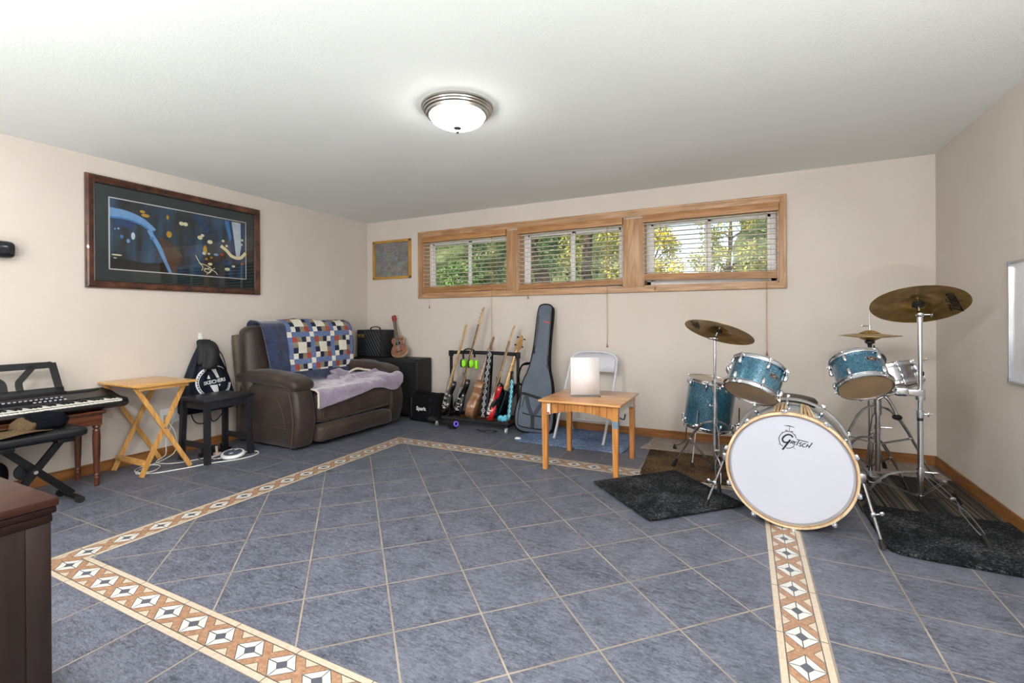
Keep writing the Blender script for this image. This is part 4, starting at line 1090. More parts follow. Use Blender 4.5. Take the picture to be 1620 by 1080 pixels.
# ---- lilac fleece blanket
FL = T('lilac_fleece'); v = FL.obj(); n = FL.noise(v, 90, 5, .7); n2 = FL.noise(v, 8, 3)
FL.set(Base_Color=FL.ramp(FL.f('ADD', FL.f('MULTIPLY', n, .6), FL.f('MULTIPLY', n2, .4)), [(.3, hexc('6f627a')), (.7, hexc('a89ab4'))]), Roughness=.95, Sheen_Weight=.8); FL.bump(n, .6, .006)
b = B(SX); nu, nv = 80, 60; vs = []
def hang(u):     # how far the cloth reaches down the front at position u (0..1)
    return .100 * max(0, 1 - u / .62) ** .8 + .020 + .055 * math.exp(-((u - .90) / .11) ** 2)
for j in range(nv + 1):
    f = j / nv
    for i in range(nu + 1):
        g = i / nu; uu = .185 + g * (SW - .185 - .10) + .02 * math.sin(f * 5)
        if g > .8: uu += (g - .8) * .25
        back = .47 - .10 * g + (.10 if g > .55 and g < .8 else 0); Ltot = back + .055 + hang(g)
        s = f * Ltot
        lift = .012 + .014 * noise.noise((uu * 7, f * 5, 4)) + .010 * noise.noise((uu * 16, f * 9, 8))
        ridge = .055 * math.exp(-((g - .88) / .13) ** 2) * math.sin(PI * min(1, f * 1.05)) ** .6 + .035 * math.exp(-((f - .55 + g * .25) / .10) ** 2) * (g > .3) * min(1, (g - .3) * 4) + .03 * math.exp(-((g - .60) / .07) ** 2) * (1 - f)
        if s < back: y = back - s - .03; z = .512 + lift + ridge
        else:
            q_ = s - back
            if q_ < .06: a = q_ / .06 * PI / 2; y = -.03 - .042 * math.sin(a); z = .512 - .042 * (1 - math.cos(a)) + lift * math.cos(a) + ridge * .8; y -= lift * math.sin(a)
            else: y = -.072 - lift * .8 - ridge * .3; z = .470 - (q_ - .06) + ridge * .6
        if g > .93: z += (g - .93) * .9 * (1 - f * .4)
        if f < .12 and g > .45: z += (.12 - f) * .7 * (1 - abs(g - .66) * 2.2 if abs(g - .66) < .45 else 0)
        vs.append((uu, y, z))
fs = [(j * (nu + 1) + i, j * (nu + 1) + i + 1, (j + 1) * (nu + 1) + i + 1, (j + 1) * (nu + 1) + i) for j in range(nv) for i in range(nu)]
b.add(vs, fs)
rb = root('fleece_blanket', tuple(SX @ Vector((.6, .2, .52))), 'lilac fleece blanket spread over the sofa seat and front edge', 'blanket')
o = part('cloth', b, FL.m, rb, sharp=180); md = o.modifiers.new('thick', 'SOLIDIFY'); md.thickness = .010; md.offset = 0
CRM = M('cream_pile', 'cfc6b8', .95, var=.15, sc=80, bump=.5)
b = B(SX); e = [Vector(vs[j * (nu + 1)]) + Vector((-.004, -.003, .002)) for j in range(26, nv + 1, 3)]; b.tube(e, .009, 8); part('trim', b, CRM, rb, label='cream edge of the blanket')
b = B(SX); b.tube([(.98, .42, .575), (1.04, .36, .615), (1.10, .30, .60), (1.15, .24, .59)], .012, 8, smooth=4); part('trim', b, CRM, rb)

# ================================================================== CORNER: speaker cabinet, amp, ukulele
TOL = M('black_tolex', '17181b', .6, var=.25, sc=90, bump=.3)
r = root('speaker_cabinet', (-3.9, 4.52, 0), 'large black speaker cabinet standing in the corner behind the sofa', 'speaker cabinet')
b = B(); b.box((-4.39, 4.42, .03), (-3.40, 4.69, .690), .012); part('body', b, TOL, r)
b = B(); b.box((-4.36, 4.408, .07), (-3.43, 4.422, .655), .004); part('grille', b, M('grille_cloth', '0f1013', .9, var=.4, sc=300, bump=.2), r)
for x in (-3.405,):
    for z in (.045, .675): b = B(); b.box((x - .022, 4.414, z - .016), (x + .008, 4.446, z + .018), .008); part('corner_guard', b, BLK, r)
for x in (-4.33, -3.46): b = B(); b.cyl((x, 4.47, 0), (x, 4.47, .03), .02, n=14); part('foot', b, RUB, r)
AZ = .691
r = root('guitar_amplifier', (-4.14, 4.53, AZ), 'small black guitar amplifier with slanted grille lines on the speaker cabinet', 'amplifier')
ax0, ax1, ay0, ay1, az1 = -4.340, -3.930, 4.425, 4.640, AZ + .335
b = B(); b.box((ax0, ay0, AZ + .006), (ax1, ay1, az1), .010); part('body', b, TOL, r)
b = B(); b.box((ax0 + .012, ay0 - .004, AZ + .02), (ax0 + .125, ay0 + .004, az1 - .012), .003); part('panel', b, M('dark_panel', '202226', .5), r)
b = B(); b.box((ax0 + .128, ay0 - .004, AZ + .02), (ax1 - .012, ay0 + .004, az1 - .012), .003); gr = part('grille', b, M('amp_grille', '121317', .7, var=.3, sc=200), r)
b = B(); AF = Matrix(((1, 0, 0, 0), (0, 0, -1, ay0 - .0042), (0, 1, 0, 0), (0, 0, 0, 1)))
g0, g1, h0, h1 = ax0 + .132, ax1 - .016, AZ + .026, az1 - .018
for i in range(-4, 9):
    xa = g0 + i * .042; pa = []
    for k in range(13):
        x = xa + k * .020; z = h1 - k * (h1 - h0) / 9.0
        if g0 <= x <= g1 and h0 <= z <= h1: pa.append((x, z))
    if len(pa) > 1: b.ribbon(pa, .006, AF, t=.0025)
part('grille_lines', b, M('grille_piping', '565b64', .5), gr)
b = B(); b.text('VOX', .050, AF @ Matrix.Translation((ax0 + .070, az1 - .075, .001)), bold=.003, t=.003); part('badge', b, M('gold_badge', 'c7a553', .3, .8), r, label='gold lettering')
b = B(); b.box((ax0 + .03, ay0 - .006, AZ + .062), (ax0 + .115, ay0 - .003, AZ + .069), .001); part('name_plate', b, M('gold_dim', '75613a', .4, .6), r)
b = B(); b.tube([(-4.21, 4.53, az1 - .002), (-4.205, 4.53, az1 + .022), (-4.16, 4.53, az1 + .036), (-4.11, 4.53, az1 + .036), (-4.065, 4.53, az1 + .022), (-4.06, 4.53, az1 - .002)], .010, 8, smooth=5, flat=(1.3, .6, (0, 1, 0))); part('handle', b, BLK, r)

# ukulele, leaning against the wall
def guitar_outline(L_, wu, ww, wl, k=8):
    """half widths: upper bout, waist, lower bout; y from 0 (tail) to L_"""
    h = [(0, 0.0), (.35 * wl, .012 * L_), (.86 * wl, .13 * L_), (wl, .30 * L_), (.86 * wl, .47 * L_), (ww, .62 * L_), (.92 * wu, .74 * L_), (wu, .84 * L_), (.82 * wu, .95 * L_), (.30 * wu, L_)]
    p = h + [(-x, y) for x, y in reversed(h[1:])]
    return cat2(p, 4)
def at_axis(P0, P1, n):
    z = (Vector(P1) - Vector(P0)); L_ = z.length; y = z.normalized(); nz = Vector(n); nz = (nz - y * nz.dot(y)).normalized(); x = y.cross(nz)
    m = Matrix((x, y, nz)).transposed().to_4x4(); m.translation = Vector(P0); return m, L_
SAP = wood('sapele', '6e4229', 'a06a48', 1, .35, coat=.3); MAP = wood('maple', 'a87f50', 'd9b380', 1, .35, coat=.4); ROSE = wood('rosewood', '1f1210', '3a231c', 1, .5)
MAHO = wood('mahogany_side', '6a452c', '9c7350', 1, .32, coat=.5)
def acoustic(name, P0, P1, n, blen, wu, ww, wl, dep, label, cat, top, side, bindc, headc, hl=.13, pegs=3, strings=4, group=None):
    mt, L_ = at_axis(P0, P1, n); r = root(name, P0, label, cat, group)
    ol = guitar_outline(blen, wu, ww, wl)
    b = B(mt); b.prism(ol, -dep, 0, None, .004); body = part('body', b, side, r, sharp=40)
    b = B(mt); b.prism([(x * .985, y * .99 + .003) for x, y in ol], 0, .002, None); part('soundboard', b, top, body)
    b = B(mt); zc = .66 * blen
    b.lathe([(0, .0026), (.115 * blen, .0026)], 28, TR((0, zc, 0))); part('sound_hole', b, M('hole_black', '0b0908', .9), body)
    b = B(mt); b.torus((0, zc, .0022), .125 * blen, .0028, n=36, k=5); part('rosette', b, bindc, body)
    b = B(mt); b.box((-.40 * wl, .24 * blen, .002), (.40 * wl, .275 * blen, .012), .003); part('bridge', b, ROSE, body)
    nl = L_ - hl; nw = .018 + .004 * (L_ > .7)
    b = B(mt); b.add([(-nw * 1.15, blen - .01, -.028), (nw * 1.15, blen - .01, -.028), (nw * 1.15, blen - .01, .004), (-nw * 1.15, blen - .01, .004), (-nw * .85, nl, -.014), (nw * .85, nl, -.014), (nw * .85, nl, .002), (-nw * .85, nl, .002)],
        [(0, 1, 2, 3), (7, 6, 5, 4), (0, 4, 5, 1), (1, 5, 6, 2), (2, 6, 7, 3), (3, 7, 4, 0)]); nk = part('neck', b, side, r)
    b = B(mt); b.box((-nw, .76 * blen, .003), (nw, nl, .008), .001); part('fretboard', b, ROSE, nk)
    hp = [(-nw * .9, nl - .003), (nw * .9, nl - .003), (nw * 1.7, nl + hl * .30), (nw * 1.55, L_ - .01), (nw * .5, L_), (0, L_ - .008), (-nw * .5, L_), (-nw * 1.55, L_ - .01), (-nw * 1.7, nl + hl * .30)]
    b = B(mt); b.prism(hp, -.014, 0, TR((0, 0, 0)), .002); part('headstock', b, headc, nk)
    for sx in (-1, 1):
        for k in range(pegs):
            y = nl + hl * (.35 + .5 * k / max(1, pegs - 1)) if pegs > 1 else nl + hl * .5
            b = B(mt); b.cyl((sx * nw * 1.3, y, -.007), (sx * (nw * 1.7 + .014), y, -.007), .0022, n=8); b.ball((sx * (nw * 1.7 + .019), y, -.007), .0075, 10, (1, .7, .6)); part('tuning_peg', b, CHR, nk)
    b = B(mt)
    for k in range(strings):
        x = (-.5 + k / (strings - 1)) * nw * 1.3; b.cyl((x, .257 * blen, .013), (x * .8, nl, .0095), .0007, n=5)
    part('strings', b, M('nylon_string', 'c9c9c4', .4), nk)
    return r
acoustic('ukulele', (-3.735, 4.515, AZ + .012), (-3.985, 4.692, AZ + .515), (.45, -1, .2), .275, .076, .060, .102, .058, 'small brown ukulele leaning on the wall beside the amplifier', 'ukulele',
         wood('uke_top', '6a4434', '94644c', 1, .4), M('uke_side', 'cbb896', .4, var=.1), M('uke_ring', '7f8f98', .5), M('uke_head', '8a2f26', .35, coat=.4, var=.1), hl=.095, pegs=2)
# ---- collage frame
r = root('photo_collage', (-4.022, D, 1.665), 'gold framed collage of small pictures on the back wall beside the left window', 'picture')
def frame_x(b, x0, x1, z0, z1, w, d0, d1):
    for a, c in (((x0, z0), (x1, z0 + w)), ((x0, z1 - w), (x1, z1)), ((x0, z0), (x0 + w, z1)), ((x1 - w, z0), (x1, z1))): b.box((a[0], D - d1, a[1]), (c[0], D - d0, c[1]), .005)
b = B(); frame_x(b, -4.328, -3.716, 1.667, 2.160, .032, .001, .024); part('frame', b, M('gold_frame', 'c79a4a', .32, .55, var=.12, sc=8), r)
t = T('collage_print'); v = t.obj(); x, y, z = t.xyz(v); 
vo = t.voro(t.comb(x, 0., z), 17, out='Color', rnd=.5); vo2 = t.voro(t.comb(x, 0., z), 60, out='Color'); n = t.noise(v, 60, 4, .8, 1.)
k = t.mix(.42, vo, vo2); hs = t.new('ShaderNodeHueSaturation'); hs.inputs['Saturation'].default_value = .45; hs.inputs['Value'].default_value = .30; t.put(hs.inputs['Color'], k)
t.set(Base_Color=t.mix(t.f('MULTIPLY', t.f('GREATER_THAN', n, .56), .55), hs.outputs[0], (.42, .42, .42)), Roughness=.4, Coat_Weight=.3)
b = B(); b.box((-4.300, D - .010, 1.695), (-3.744, D - .004, 2.132)); part('print', b, t.m, r)
b = B(); b.box((-4.300, D - .0125, 1.695), (-3.744, D - .0115, 2.132)); part('glass', b, sheet_glass('collage_glass', 1.35), r)

# ---- whiteboard on the right wall
r = root('whiteboard', (XR, 2.9, .785), 'white dry-erase board with grey metal frame on the right wall', 'whiteboard')
wy0, wy1, wz0, wz1 = 2.15, 3.560, .788, 1.457
b = B(); b.box((XR - .014, wy0, wz0), (XR, wy1, wz1), .002); part('panel', b, M('board_white', 'e8ebf4', .12, var=.01, coat=.3), r)
ALU = M('aluminium', 'c3c6cc', .3, .9, var=.05)
b = B(); w = .014
for a, c in (((wy0, wz0), (wy1, wz0 + w)), ((wy0, wz1 - w), (wy1, wz1)), ((wy1 - w, wz0), (wy1, wz1)), ((wy0, wz0), (wy0 + w, wz1))): b.box((XR - .020, a[0], a[1]), (XR, c[0], c[1]), .003)
part('frame', b, ALU, r)
for y, z in ((wy1, wz0), (wy1, wz1), (wy0, wz0), (wy0, wz1)):
    sy = 1 if y == wy1 else -1; sz = 1 if z == wz1 else -1
    b = B(); b.box((XR - .023, y + sy * .002, z + sz * .002), (XR, y - sy * .020, z - sz * .028), .004); part('corner_cap', b, M('grey_plastic', '8b8f98', .5), r)
# ================================================================== GUITAR RACK AND GUITARS
r = root('guitar_rack', (-2.57, 4.42, 0), 'black foam covered multi guitar rack on castors below the left window', 'rack')
FOAM = M('black_foam', '111215', .85, var=.25, sc=60, bump=.2)
b = B(); b.tube([(-2.995, 4.50, .775), (-2.8, 4.50, .782), (-2.4, 4.50, .782), (-2.145, 4.50, .775)], .020, 12, smooth=3); tb = part('top_bar', b, FOAM, r)
for x in (-2.99, -2.15):
    b = B(); b.box((x - .013, 4.487, .075), (x + .013, 4.513, .775), .003); b.box((x - .022, 4.478, .735), (x + .022, 4.522, .80), .006); part('post', b, BLKM, r)
    b = B(); b.box((x - .015, 4.205, .055), (x + .015, 4.60, .080), .004); lg = part('foot', b, BLKM, r)
    for y in (4.22, 4.585):
        b = B(); b.cyl((x - .010, y, .024), (x + .010, y, .024), .023, n=20); b.cyl((x - .013, y, .024), (x + .013, y, .024), .010, n=12); b.box((x - .016, y - .012, .040), (x + .016, y + .012, .056), .003)
        part('castor', b, M('grey_castor', 'c3c6cb', .25, .6), lg)
b = B(); b.tube([(-2.98, 4.475, .105), (-2.16, 4.475, .105)], .018, 12); part('lower_bar', b, FOAM, r)
b = B(); b.tube([(-2.98, 4.30, .078), (-2.5, 4.30, .075), (-2.16, 4.30, .078)], .022, 12, smooth=3); part('front_bar', b, FOAM, r)

def strat(w=1.0, l=1.0):
    p = [(0, 0), (.10, .008), (.152, .06), (.160, .125), (.130, .19), (.116, .235), (.138, .29), (.158, .34), (.135, .385), (.092, .365), (.060, .325), (-.035, .315), (-.068, .36), (-.112, .415), (-.150, .405), (-.158, .335), (-.124, .255), (-.118, .205), (-.150, .135), (-.148, .06), (-.095, .008)]
    return cat2([(x * w, y * l) for x, y in p], 4)
def electric(name, P0, P1, n, label, body, face, neckm, headm, bl=.40, th=.044, wid=1.0, hl=.17, pegs=6, both=False, pegc=None, guard=None, cat='guitar', fret=None, strap=False, neckbase=.315):
    mt, L_ = at_axis(P0, P1, n); r = root(name, P0, label, cat, 'guitars standing in the rack')
    ol = strat(wid, bl / .40)
    b = B(mt); b.prism(ol, -th, 0, None, .006); bo = part('body', b, body, r, sharp=45)
    if face: b = B(mt); b.prism([(x * .97, y * .975 + .005) for x, y in ol], 0, .0015, None); part('top', b, face, bo)
    if guard:
        g = cat2([(-.095, .09), (-.06, .055), (.02, .10), (.085, .085), (.105, .13), (.08, .20), (.07, .27), (.02, .305), (-.05, .31), (-.075, .24), (-.085, .16)], 4)
        b = B(mt); b.prism([(x * wid, y * bl / .4) for x, y in g], .0012, .004, None); part('pickguard', b, guard, bo)
    for k, y in enumerate((.115, .165, .215)[:3 if pegs == 6 else 2]):
        b = B(mt); b.box((-.036, y * bl / .4 - .009, .003), (.036, y * bl / .4 + .009, .014), .003); part('pickup', b, CHR if pegs == 4 else M('pickup_cover', 'd4d2ca', .35), bo)
    b = B(mt); b.box((-.040, .055, .001), (.040, .083, .013), .002); part('bridge', b, CHR, bo)
    for x, y in ((.085, .07), (.10, .11)): b = B(mt); b.cyl((x * wid, y, .002), (x * wid, y, .018), .010, n=14); part('knob', b, CHR, bo)
    nl = L_ - hl; nw = .022; nb = neckbase * bl / .40
    b = B(mt); sec = [(-1, 0), (-.92, -.55), (-.55, -.92), (0, -1), (.55, -.92), (.92, -.55), (1, 0)]
    vs = []
    for y, w_, d_ in ((nb - .06, .030, .020), (nb + .02, .028, .022), (nb + .09, .026, .021), (nl, nw, .018)):
        vs += [(x * w_, y, z * d_ + .004) for x, z in sec]
    fs = [(k * 7 + i, k * 7 + i + 1, (k + 1) * 7 + i + 1, (k + 1) * 7 + i) for k in range(3) for i in range(6)] + [tuple(range(7)), tuple(range(27, 20, -1))] + [(k * 7 + 6, k * 7, (k + 1) * 7, (k + 1) * 7 + 6) for k in range(3)]
    b.add(vs, fs); nk = part('neck', b, neckm, r, sharp=50)
    b = B(mt); b.add([(-.028, nb - .05, .004), (.028, nb - .05, .004), (nw, nl, .004), (-nw, nl, .004), (-.027, nb - .05, .0095), (.027, nb - .05, .0095), (nw - .001, nl, .0095), (-nw + .001, nl, .0095)],
                     [(3, 2, 1, 0), (4, 5, 6, 7), (0, 1, 5, 4), (1, 2, 6, 5), (2, 3, 7, 6), (3, 0, 4, 7)]); part('fretboard', b, fret or ROSE, nk)
    if both: hp = cat2([(-nw, nl - .01), (nw, nl - .01), (nw * 1.9, nl + hl * .25), (nw * 1.5, nl + hl * .7), (nw * .7, L_ - .005), (0, L_), (-nw * .7, L_ - .005), (-nw * 1.5, nl + hl * .7), (-nw * 1.9, nl + hl * .25)], 4)
    else: hp = cat2([(-nw, nl - .01), (nw, nl - .01), (nw * 1.25, nl + .02), (nw * 1.5, nl + .05), (nw * 1.05, nl + .08), (nw * 1.0, nl + hl * .75), (nw * 1.5, L_ - .02), (nw * .9, L_), (-nw * .6, L_ - .008), (-nw * 1.4, L_ - .05), (-nw * 1.55, nl + .045), (-nw * 1.3, nl + .02)], 4)
    b = B(mt); b.prism(hp, -.012, .002, None, .003); part('headstock', b, headm, nk)
    pegc = pegc or CHR
    for k in range(pegs):
        s_ = (-1 if not both else (-1 if k % 2 else 1)); kk = k // 2 if both else k; npg = pegs // 2 if both else pegs
        y = nl + .035 + (hl - .065) * kk / max(1, npg - 1); sz = 1.5 if pegs == 4 else 1.
        b = B(mt); b.cyl((s_ * nw * .8, y, .002), (s_ * nw * .8, y, .014), .0045 * sz, n=10); b.cyl((s_ * nw * 1.0, y, -.008), (s_ * (nw * 1.5 + .014), y, -.008), .0028 * sz, n=8)
        b.ball((s_ * (nw * 1.5 + .020), y, -.008), .0085 * sz, 10, (1, .75, .45)); part('tuning_peg', b, pegc, nk)
    b = B(mt)
    for k in range(6 if pegs == 6 else 4):
        q = (-.5 + k / (5 if pegs == 6 else 3)); b.cyl((q * .05, .07, .014), (q * nw * 1.6, nl, .0115), .0007, n=5)
    part('strings', b, CHRD, nk)
    return r
BG = M('gloss_black_lacquer', '0a0a0d', .12, coat=1., var=.1); RED = M('gloss_red', 'b3121b', .15, coat=1., var=.08, sc=6)
gt = T('relic_top'); v = gt.obj(); x, y, z = gt.xyz(v); n = gt.noise(v, 14, 5, .7); k = gt.f('ADD', gt.f('MULTIPLY', n, .6), gt.f('MULTIPLY', z, 1.3))
gt.set(Base_Color=gt.ramp(k, [(.36, hexc('6b4a33')), (.50, hexc('4a3d34')), (.66, hexc('75716b'))]), Roughness=.25, Coat_Weight=.6)
electric('electric_guitar', (-3.035, 4.365, .115), (-2.800, 4.535, 1.105), (-.73, -.67, .1), 'worn grey and brown electric guitar with pale maple neck, leftmost in the rack', BG, gt.m, MAP, MAP, fret=MAP, pegc=M('aged_peg', 'b39a5c', .4, .6))
electric('bass_guitar', (-2.865, 4.365, .105), (-2.600, 4.560, 1.285), (-.73, -.67, .1), 'black bass guitar with the tallest neck in the rack', BG, BG, MAP, MAP, bl=.44, hl=.20, pegs=4, guard=None, neckbase=.33)
acoustic('acoustic_guitar', (-2.685, 4.335, .100), (-2.470, 4.545, .960), (-.90, -.22, 0), .42, .105, .085, .140, .088, 'small brown acoustic guitar turned sideways in the middle of the rack', 'guitar', SAP, MAHO, ROSE, MAHO, hl=.14, pegs=3, strings=6, group='guitars standing in the rack')
electric('electric_guitar', (-2.455, 4.345, .095), (-2.215, 4.545, 1.080), (-.82, -.56, .1), 'glossy red electric guitar with white pickguard in the rack', RED, RED, MAP, MAP, guard=M('white_guard', 'dedbd2', .4), th=.048)
electric('bass_guitar', (-2.335, 4.375, .125), (-2.135, 4.560, .975), (-.93, .38, 0), 'black guitar seen from the back with pale neck and black tuners, rightmost in the rack', BG, BG, MAP, MAP, hl=.15, pegs=4, both=True, pegc=BLKM, wid=.86, bl=.37)

def strapmat(name, c1, c2, u=22., w=.5):
    t = T(name); uvv = t.uv(); x, y, _ = t.xyz(uvv)
    a = t.f('ABSOLUTE', t.f('SUBTRACT', t.f('FRACT', t.f('MULTIPLY', y, u)), .5)); c = t.f('ABSOLUTE', t.f('SUBTRACT', x, .5))
    d = t.f('ADD', t.f('MULTIPLY', a, 1.4), t.f('MULTIPLY', c, 2.))
    k = t.f('MAXIMUM', t.f('LESS_THAN', t.f('ABSOLUTE', t.f('SUBTRACT', d, .62)), .13 * w * 2), t.f('LESS_THAN', d, .22)); k = t.f('MULTIPLY', k, t.f('LESS_THAN', c, .44))
    t.set(Base_Color=t.mix(k, hexc(c1), hexc(c2)), Roughness=.85); return t.m
def strap(pts, w, nrm, m, label, smooth=6, name='guitar_strap'):
    p = catmull([Vector(q) for q in pts], smooth); nrm = Vector(nrm); vs = []; L0 = 0; uvs = []; ls = [0]
    for i in range(1, len(p)): ls.append(ls[-1] + (p[i] - p[i - 1]).length)
    for i in range(len(p)):
        t_ = (p[min(i + 1, len(p) - 1)] - p[max(i - 1, 0)]).normalized(); s_ = t_.cross(nrm).normalized() * w / 2
        vs += [p[i] - s_, p[i] + s_]
    b = B(); fs = []; uu = []
    for i in range(len(p) - 1): fs.append((2 * i, 2 * i + 1, 2 * i + 3, 2 * i + 2)); uu.append([(0, ls[i]), (1, ls[i]), (1, ls[i + 1]), (0, ls[i + 1])])
    b.add(vs, fs, uvs=uu); o = solo(name, b, m, label, 'strap', sharp=180); md = o.modifiers.new('t', 'SOLIDIFY'); md.thickness = .003; return o
SB = strapmat('strap_black_white', '0c0d10', 'b9bec6', 15., .45)
strap([(-2.475, 4.475, .80), (-2.475, 4.455, .70), (-2.490, 4.42, .50), (-2.505, 4.40, .30), (-2.515, 4.38, .105)], .062, (.35, -1, 0), SB, 'black and white diamond patterned strap hanging between acoustic and red guitar')
strap([(-2.455, 4.490, .80), (-2.455, 4.47, .6), (-2.470, 4.45, .3), (-2.49, 4.43, .13)], .035, (-.3, -1, 0), BLKF, 'plain black strap hanging beside the patterned strap')
strap([(-2.195, 4.44, .515), (-2.187, 4.41, .40), (-2.195, 4.39, .25), (-2.205, 4.37, .105)], .050, (-.2, -1, 0), strapmat('strap_blue', '1c5f74', '8fd4e6', 20., .9), 'light blue patterned strap hanging at the right end of the rack')
strap([(-2.195, 4.45, .60), (-2.195, 4.44, .50)], .040, (-.2, -1, 0), BLKV, 'black leather end piece above the light blue strap', 3)
b = B(); b.soft((-2.24, 4.315, .125), (.055, .03, .028), .026, (0, 0, 0), 12, lambda p, u: p + Vector((0, 0, 1)) * noise.noise(p * 40) * .016 + Vector((0, 1, 0)) * noise.noise(p * 50) * .012)
solo('guitar_strap', b, M('blue_strap_cloth', '5fb3cc', .8, var=.5, sc=70), 'crumpled light blue strap end on the front bar of the rack', 'strap')
strap([(-2.365, 4.46, .53), (-2.375, 4.45, .45), (-2.40, 4.43, .25)], .060, (-.2, -1, 0), M('dark_brown_leather', '2c1d18', .5, var=.2), 'dark brown leather strap between the red guitar and the rightmost guitar')
# ear defenders on the bar
r = root('ear_defenders', (-2.74, 4.47, .70), 'black and lime green ear defenders hanging from the rack bar', 'ear defenders')
b = B(); b.tube([(-2.805, 4.470, .69), (-2.812, 4.472, .77), (-2.785, 4.475, .815), (-2.72, 4.475, .822), (-2.672, 4.475, .80), (-2.665, 4.470, .73)], .011, 8, smooth=5, flat=(1.6, .7, (0, 1, 0))); part('headband', b, BLK, r)
LIME = M('lime_plastic', '8fe01c', .4, var=.05)
for x, t_ in ((-2.800, -.25), (-2.705, .15)):
    b = B(); b.soft((x, 4.445, .665), (.022, .036, .046), .022, (.004, 0, 0), 8); c = part('cup_cushion', b, BLK, r)
    b = B(); b.soft((x + (.022 if x > -2.75 else .020), 4.435, .665), (.020, .032, .042), .020, (.010, .004, .004), 8); part('cup', b, LIME, r)
b = B(); b.soft((-2.63, 4.455, .655), (.018, .022, .05), .015, (0, 0, 0), 8); part('microphone', b, LIME, r)
# stick-like thing with purple end
r = root('toy_stick', (-2.9, 4.20, .04), 'black stick with flat paddle and purple ring end on the floor before the rack', 'stick')
b = B(); b.tube([(-3.02, 4.24, .06), (-2.76, 4.17, .045)], .020, 12); part('shaft', b, BLK, r)
b = B(); b.soft((-3.055, 4.245, .062), (.065, .045, .026), .024, (0, 0, .004), 10); part('paddle', b, RUB, r)
b = B(); b.cyl((-2.79, 4.178, .042), (-2.715, 4.158, .042), .040, .034, n=22); hd = part('head', b, BLK, r)
b = B(); b.torus((-2.705, 4.155, .060), .022, .009, (1, -.5, .3), 24, 8); part('ring', b, M('purple_plastic', '7a5fe0', .3, var=.1), hd)
flt([(-2.45, 4.22), (-2.38, 4.17), (-2.30, 4.19), (-2.28, 4.26), (-2.36, 4.27), (-2.42, 4.20), (-2.50, 4.24)], .004, 'power_cable', BLK, 'black cable curled on the tiles under the front bar of the rack')
b = B(); b.soft((-1.945, 4.06, .012), (.028, .018, .011), .010, (0, 0, .002), 6); solo('bottle_cap', b, WHT, 'small white object on the floor at the corner of the blue mat', 'small object')

# ---- soft bag "Spark"
r = root('gear_bag', (-3.25, 4.36, 0), 'black fabric bag with one small white word on the floor beside the speaker cabinet', 'bag')
def sp(p, u): return p + Vector((noise.noise(p * 8) * .012, noise.noise(p * 9 + Vector((4, 0, 0))) * .012, (noise.noise(p * 7) * .018 if u[2] > 0 else 0)))
b = B(); b.soft((-3.245, 4.40, .150), (.205, .105, .150), .045, (.01, .012, .012), 18, sp); bo = part('body', b, BLKF, r, sharp=80)
b = B(); b.tube([(-3.40, 4.37, .28), (-3.36, 4.34, .325), (-3.27, 4.33, .335), (-3.19, 4.34, .32), (-3.15, 4.37, .27)], .012, 8, smooth=5, flat=(1.4, .5, (0, 0, 1))); part('handle', b, BLKF, r)
b = B(); b.tube([(-3.40, 4.293, .27), (-3.40, 4.288, .18), (-3.40, 4.292, .05)], .012, 6, smooth=3, flat=(1.2, .3, (1, 0, 0))); part('strap', b, BLKV, r)
b = B(); b.tube([(-3.14, 4.293, .27), (-3.14, 4.288, .18), (-3.14, 4.292, .05)], .012, 6, smooth=3, flat=(1.2, .3, (1, 0, 0))); part('strap', b, BLKV, r)
b = B(); b.text('Spark', .058, TR(), bold=.0016); part('lettering', drape(b, bo, Matrix(((1, 0, 0, -3.255), (0, 0, -1, 4.1), (0, 1, 0, .152), (0, 0, 0, 1))), (0, 1, 0), .002, 1), WHITEP, r, label='small white word')

# ================================================================== GIG BAG
P0 = (-1.905, 4.345, .005); P1 = (-1.875, 4.635, 1.325); mt, L_ = at_axis(P0, P1, (.12, -1, 0))
r = root('guitar_gig_bag', P0, 'tall grey padded guitar gig bag leaning on the wall beside the rack', 'guitar case')
ol = cat2([(0, 0), (.13, .004), (.185, .05), (.196, .16), (.180, .28), (.158, .37), (.156, .44), (.135, .54), (.104, .64), (.088, .76), (.080, .95), (.078, 1.24), (.052, 1.318), (-.045, 1.320), (-.078, 1.25), (-.086, .95), (-.098, .76), (-.122, .62), (-.160, .52), (-.175, .44), (-.178, .36), (-.205, .26), (-.215, .15), (-.195, .05), (-.13, .004)], 4)
GG = T('gig_grey'); v = GG.obj(); n = GG.noise(v, 220, 3, .8); n2 = GG.noise(v, 5, 4); GG.set(Base_Color=GG.ramp(GG.f('ADD', GG.f('MULTIPLY', n, .6), GG.f('MULTIPLY', n2, .4)), [(.3, hexc('454e5c')), (.7, hexc('6a7482'))]), Roughness=.85); GG.bump(n, .2, .003)
b = B(mt); b.prism([(x * .985, y * .995 + .003) for x, y in ol], -.055, .035, None, .022); body = part('body', b, GG.m, r, sharp=60)
b = B(mt)
for z in (-.050, .016): 
    n_ = len(ol); b.tube([(x * 1.0, y, z) for x, y in ol], .0065, 6, closed=True)
part('piping', b, BLKF, r)
b = B(mt); b.prism([(x * 1.002, y) for x, y in ol], -.044, .010, None, .002); part('side_band', b, M('gig_band', '1b1d22', .8, bump=.2), r)
pk = cat2([(0, .045), (.12, .05), (.150, .09), (.155, .16), (.150, .28), (.12, .335), (-.10, .385), (-.150, .375), (-.165, .25), (-.165, .10), (-.14, .055)], 4)
b = B(mt); b.prism(pk, .032, .058, None, .012); pkp = part('pocket', b, GG.m, r, sharp=60)
b = B(mt); b.tube([(x, y, .052) for x, y in pk], .0038, 6, closed=True); part('pocket_piping', b, BLKF, pkp)
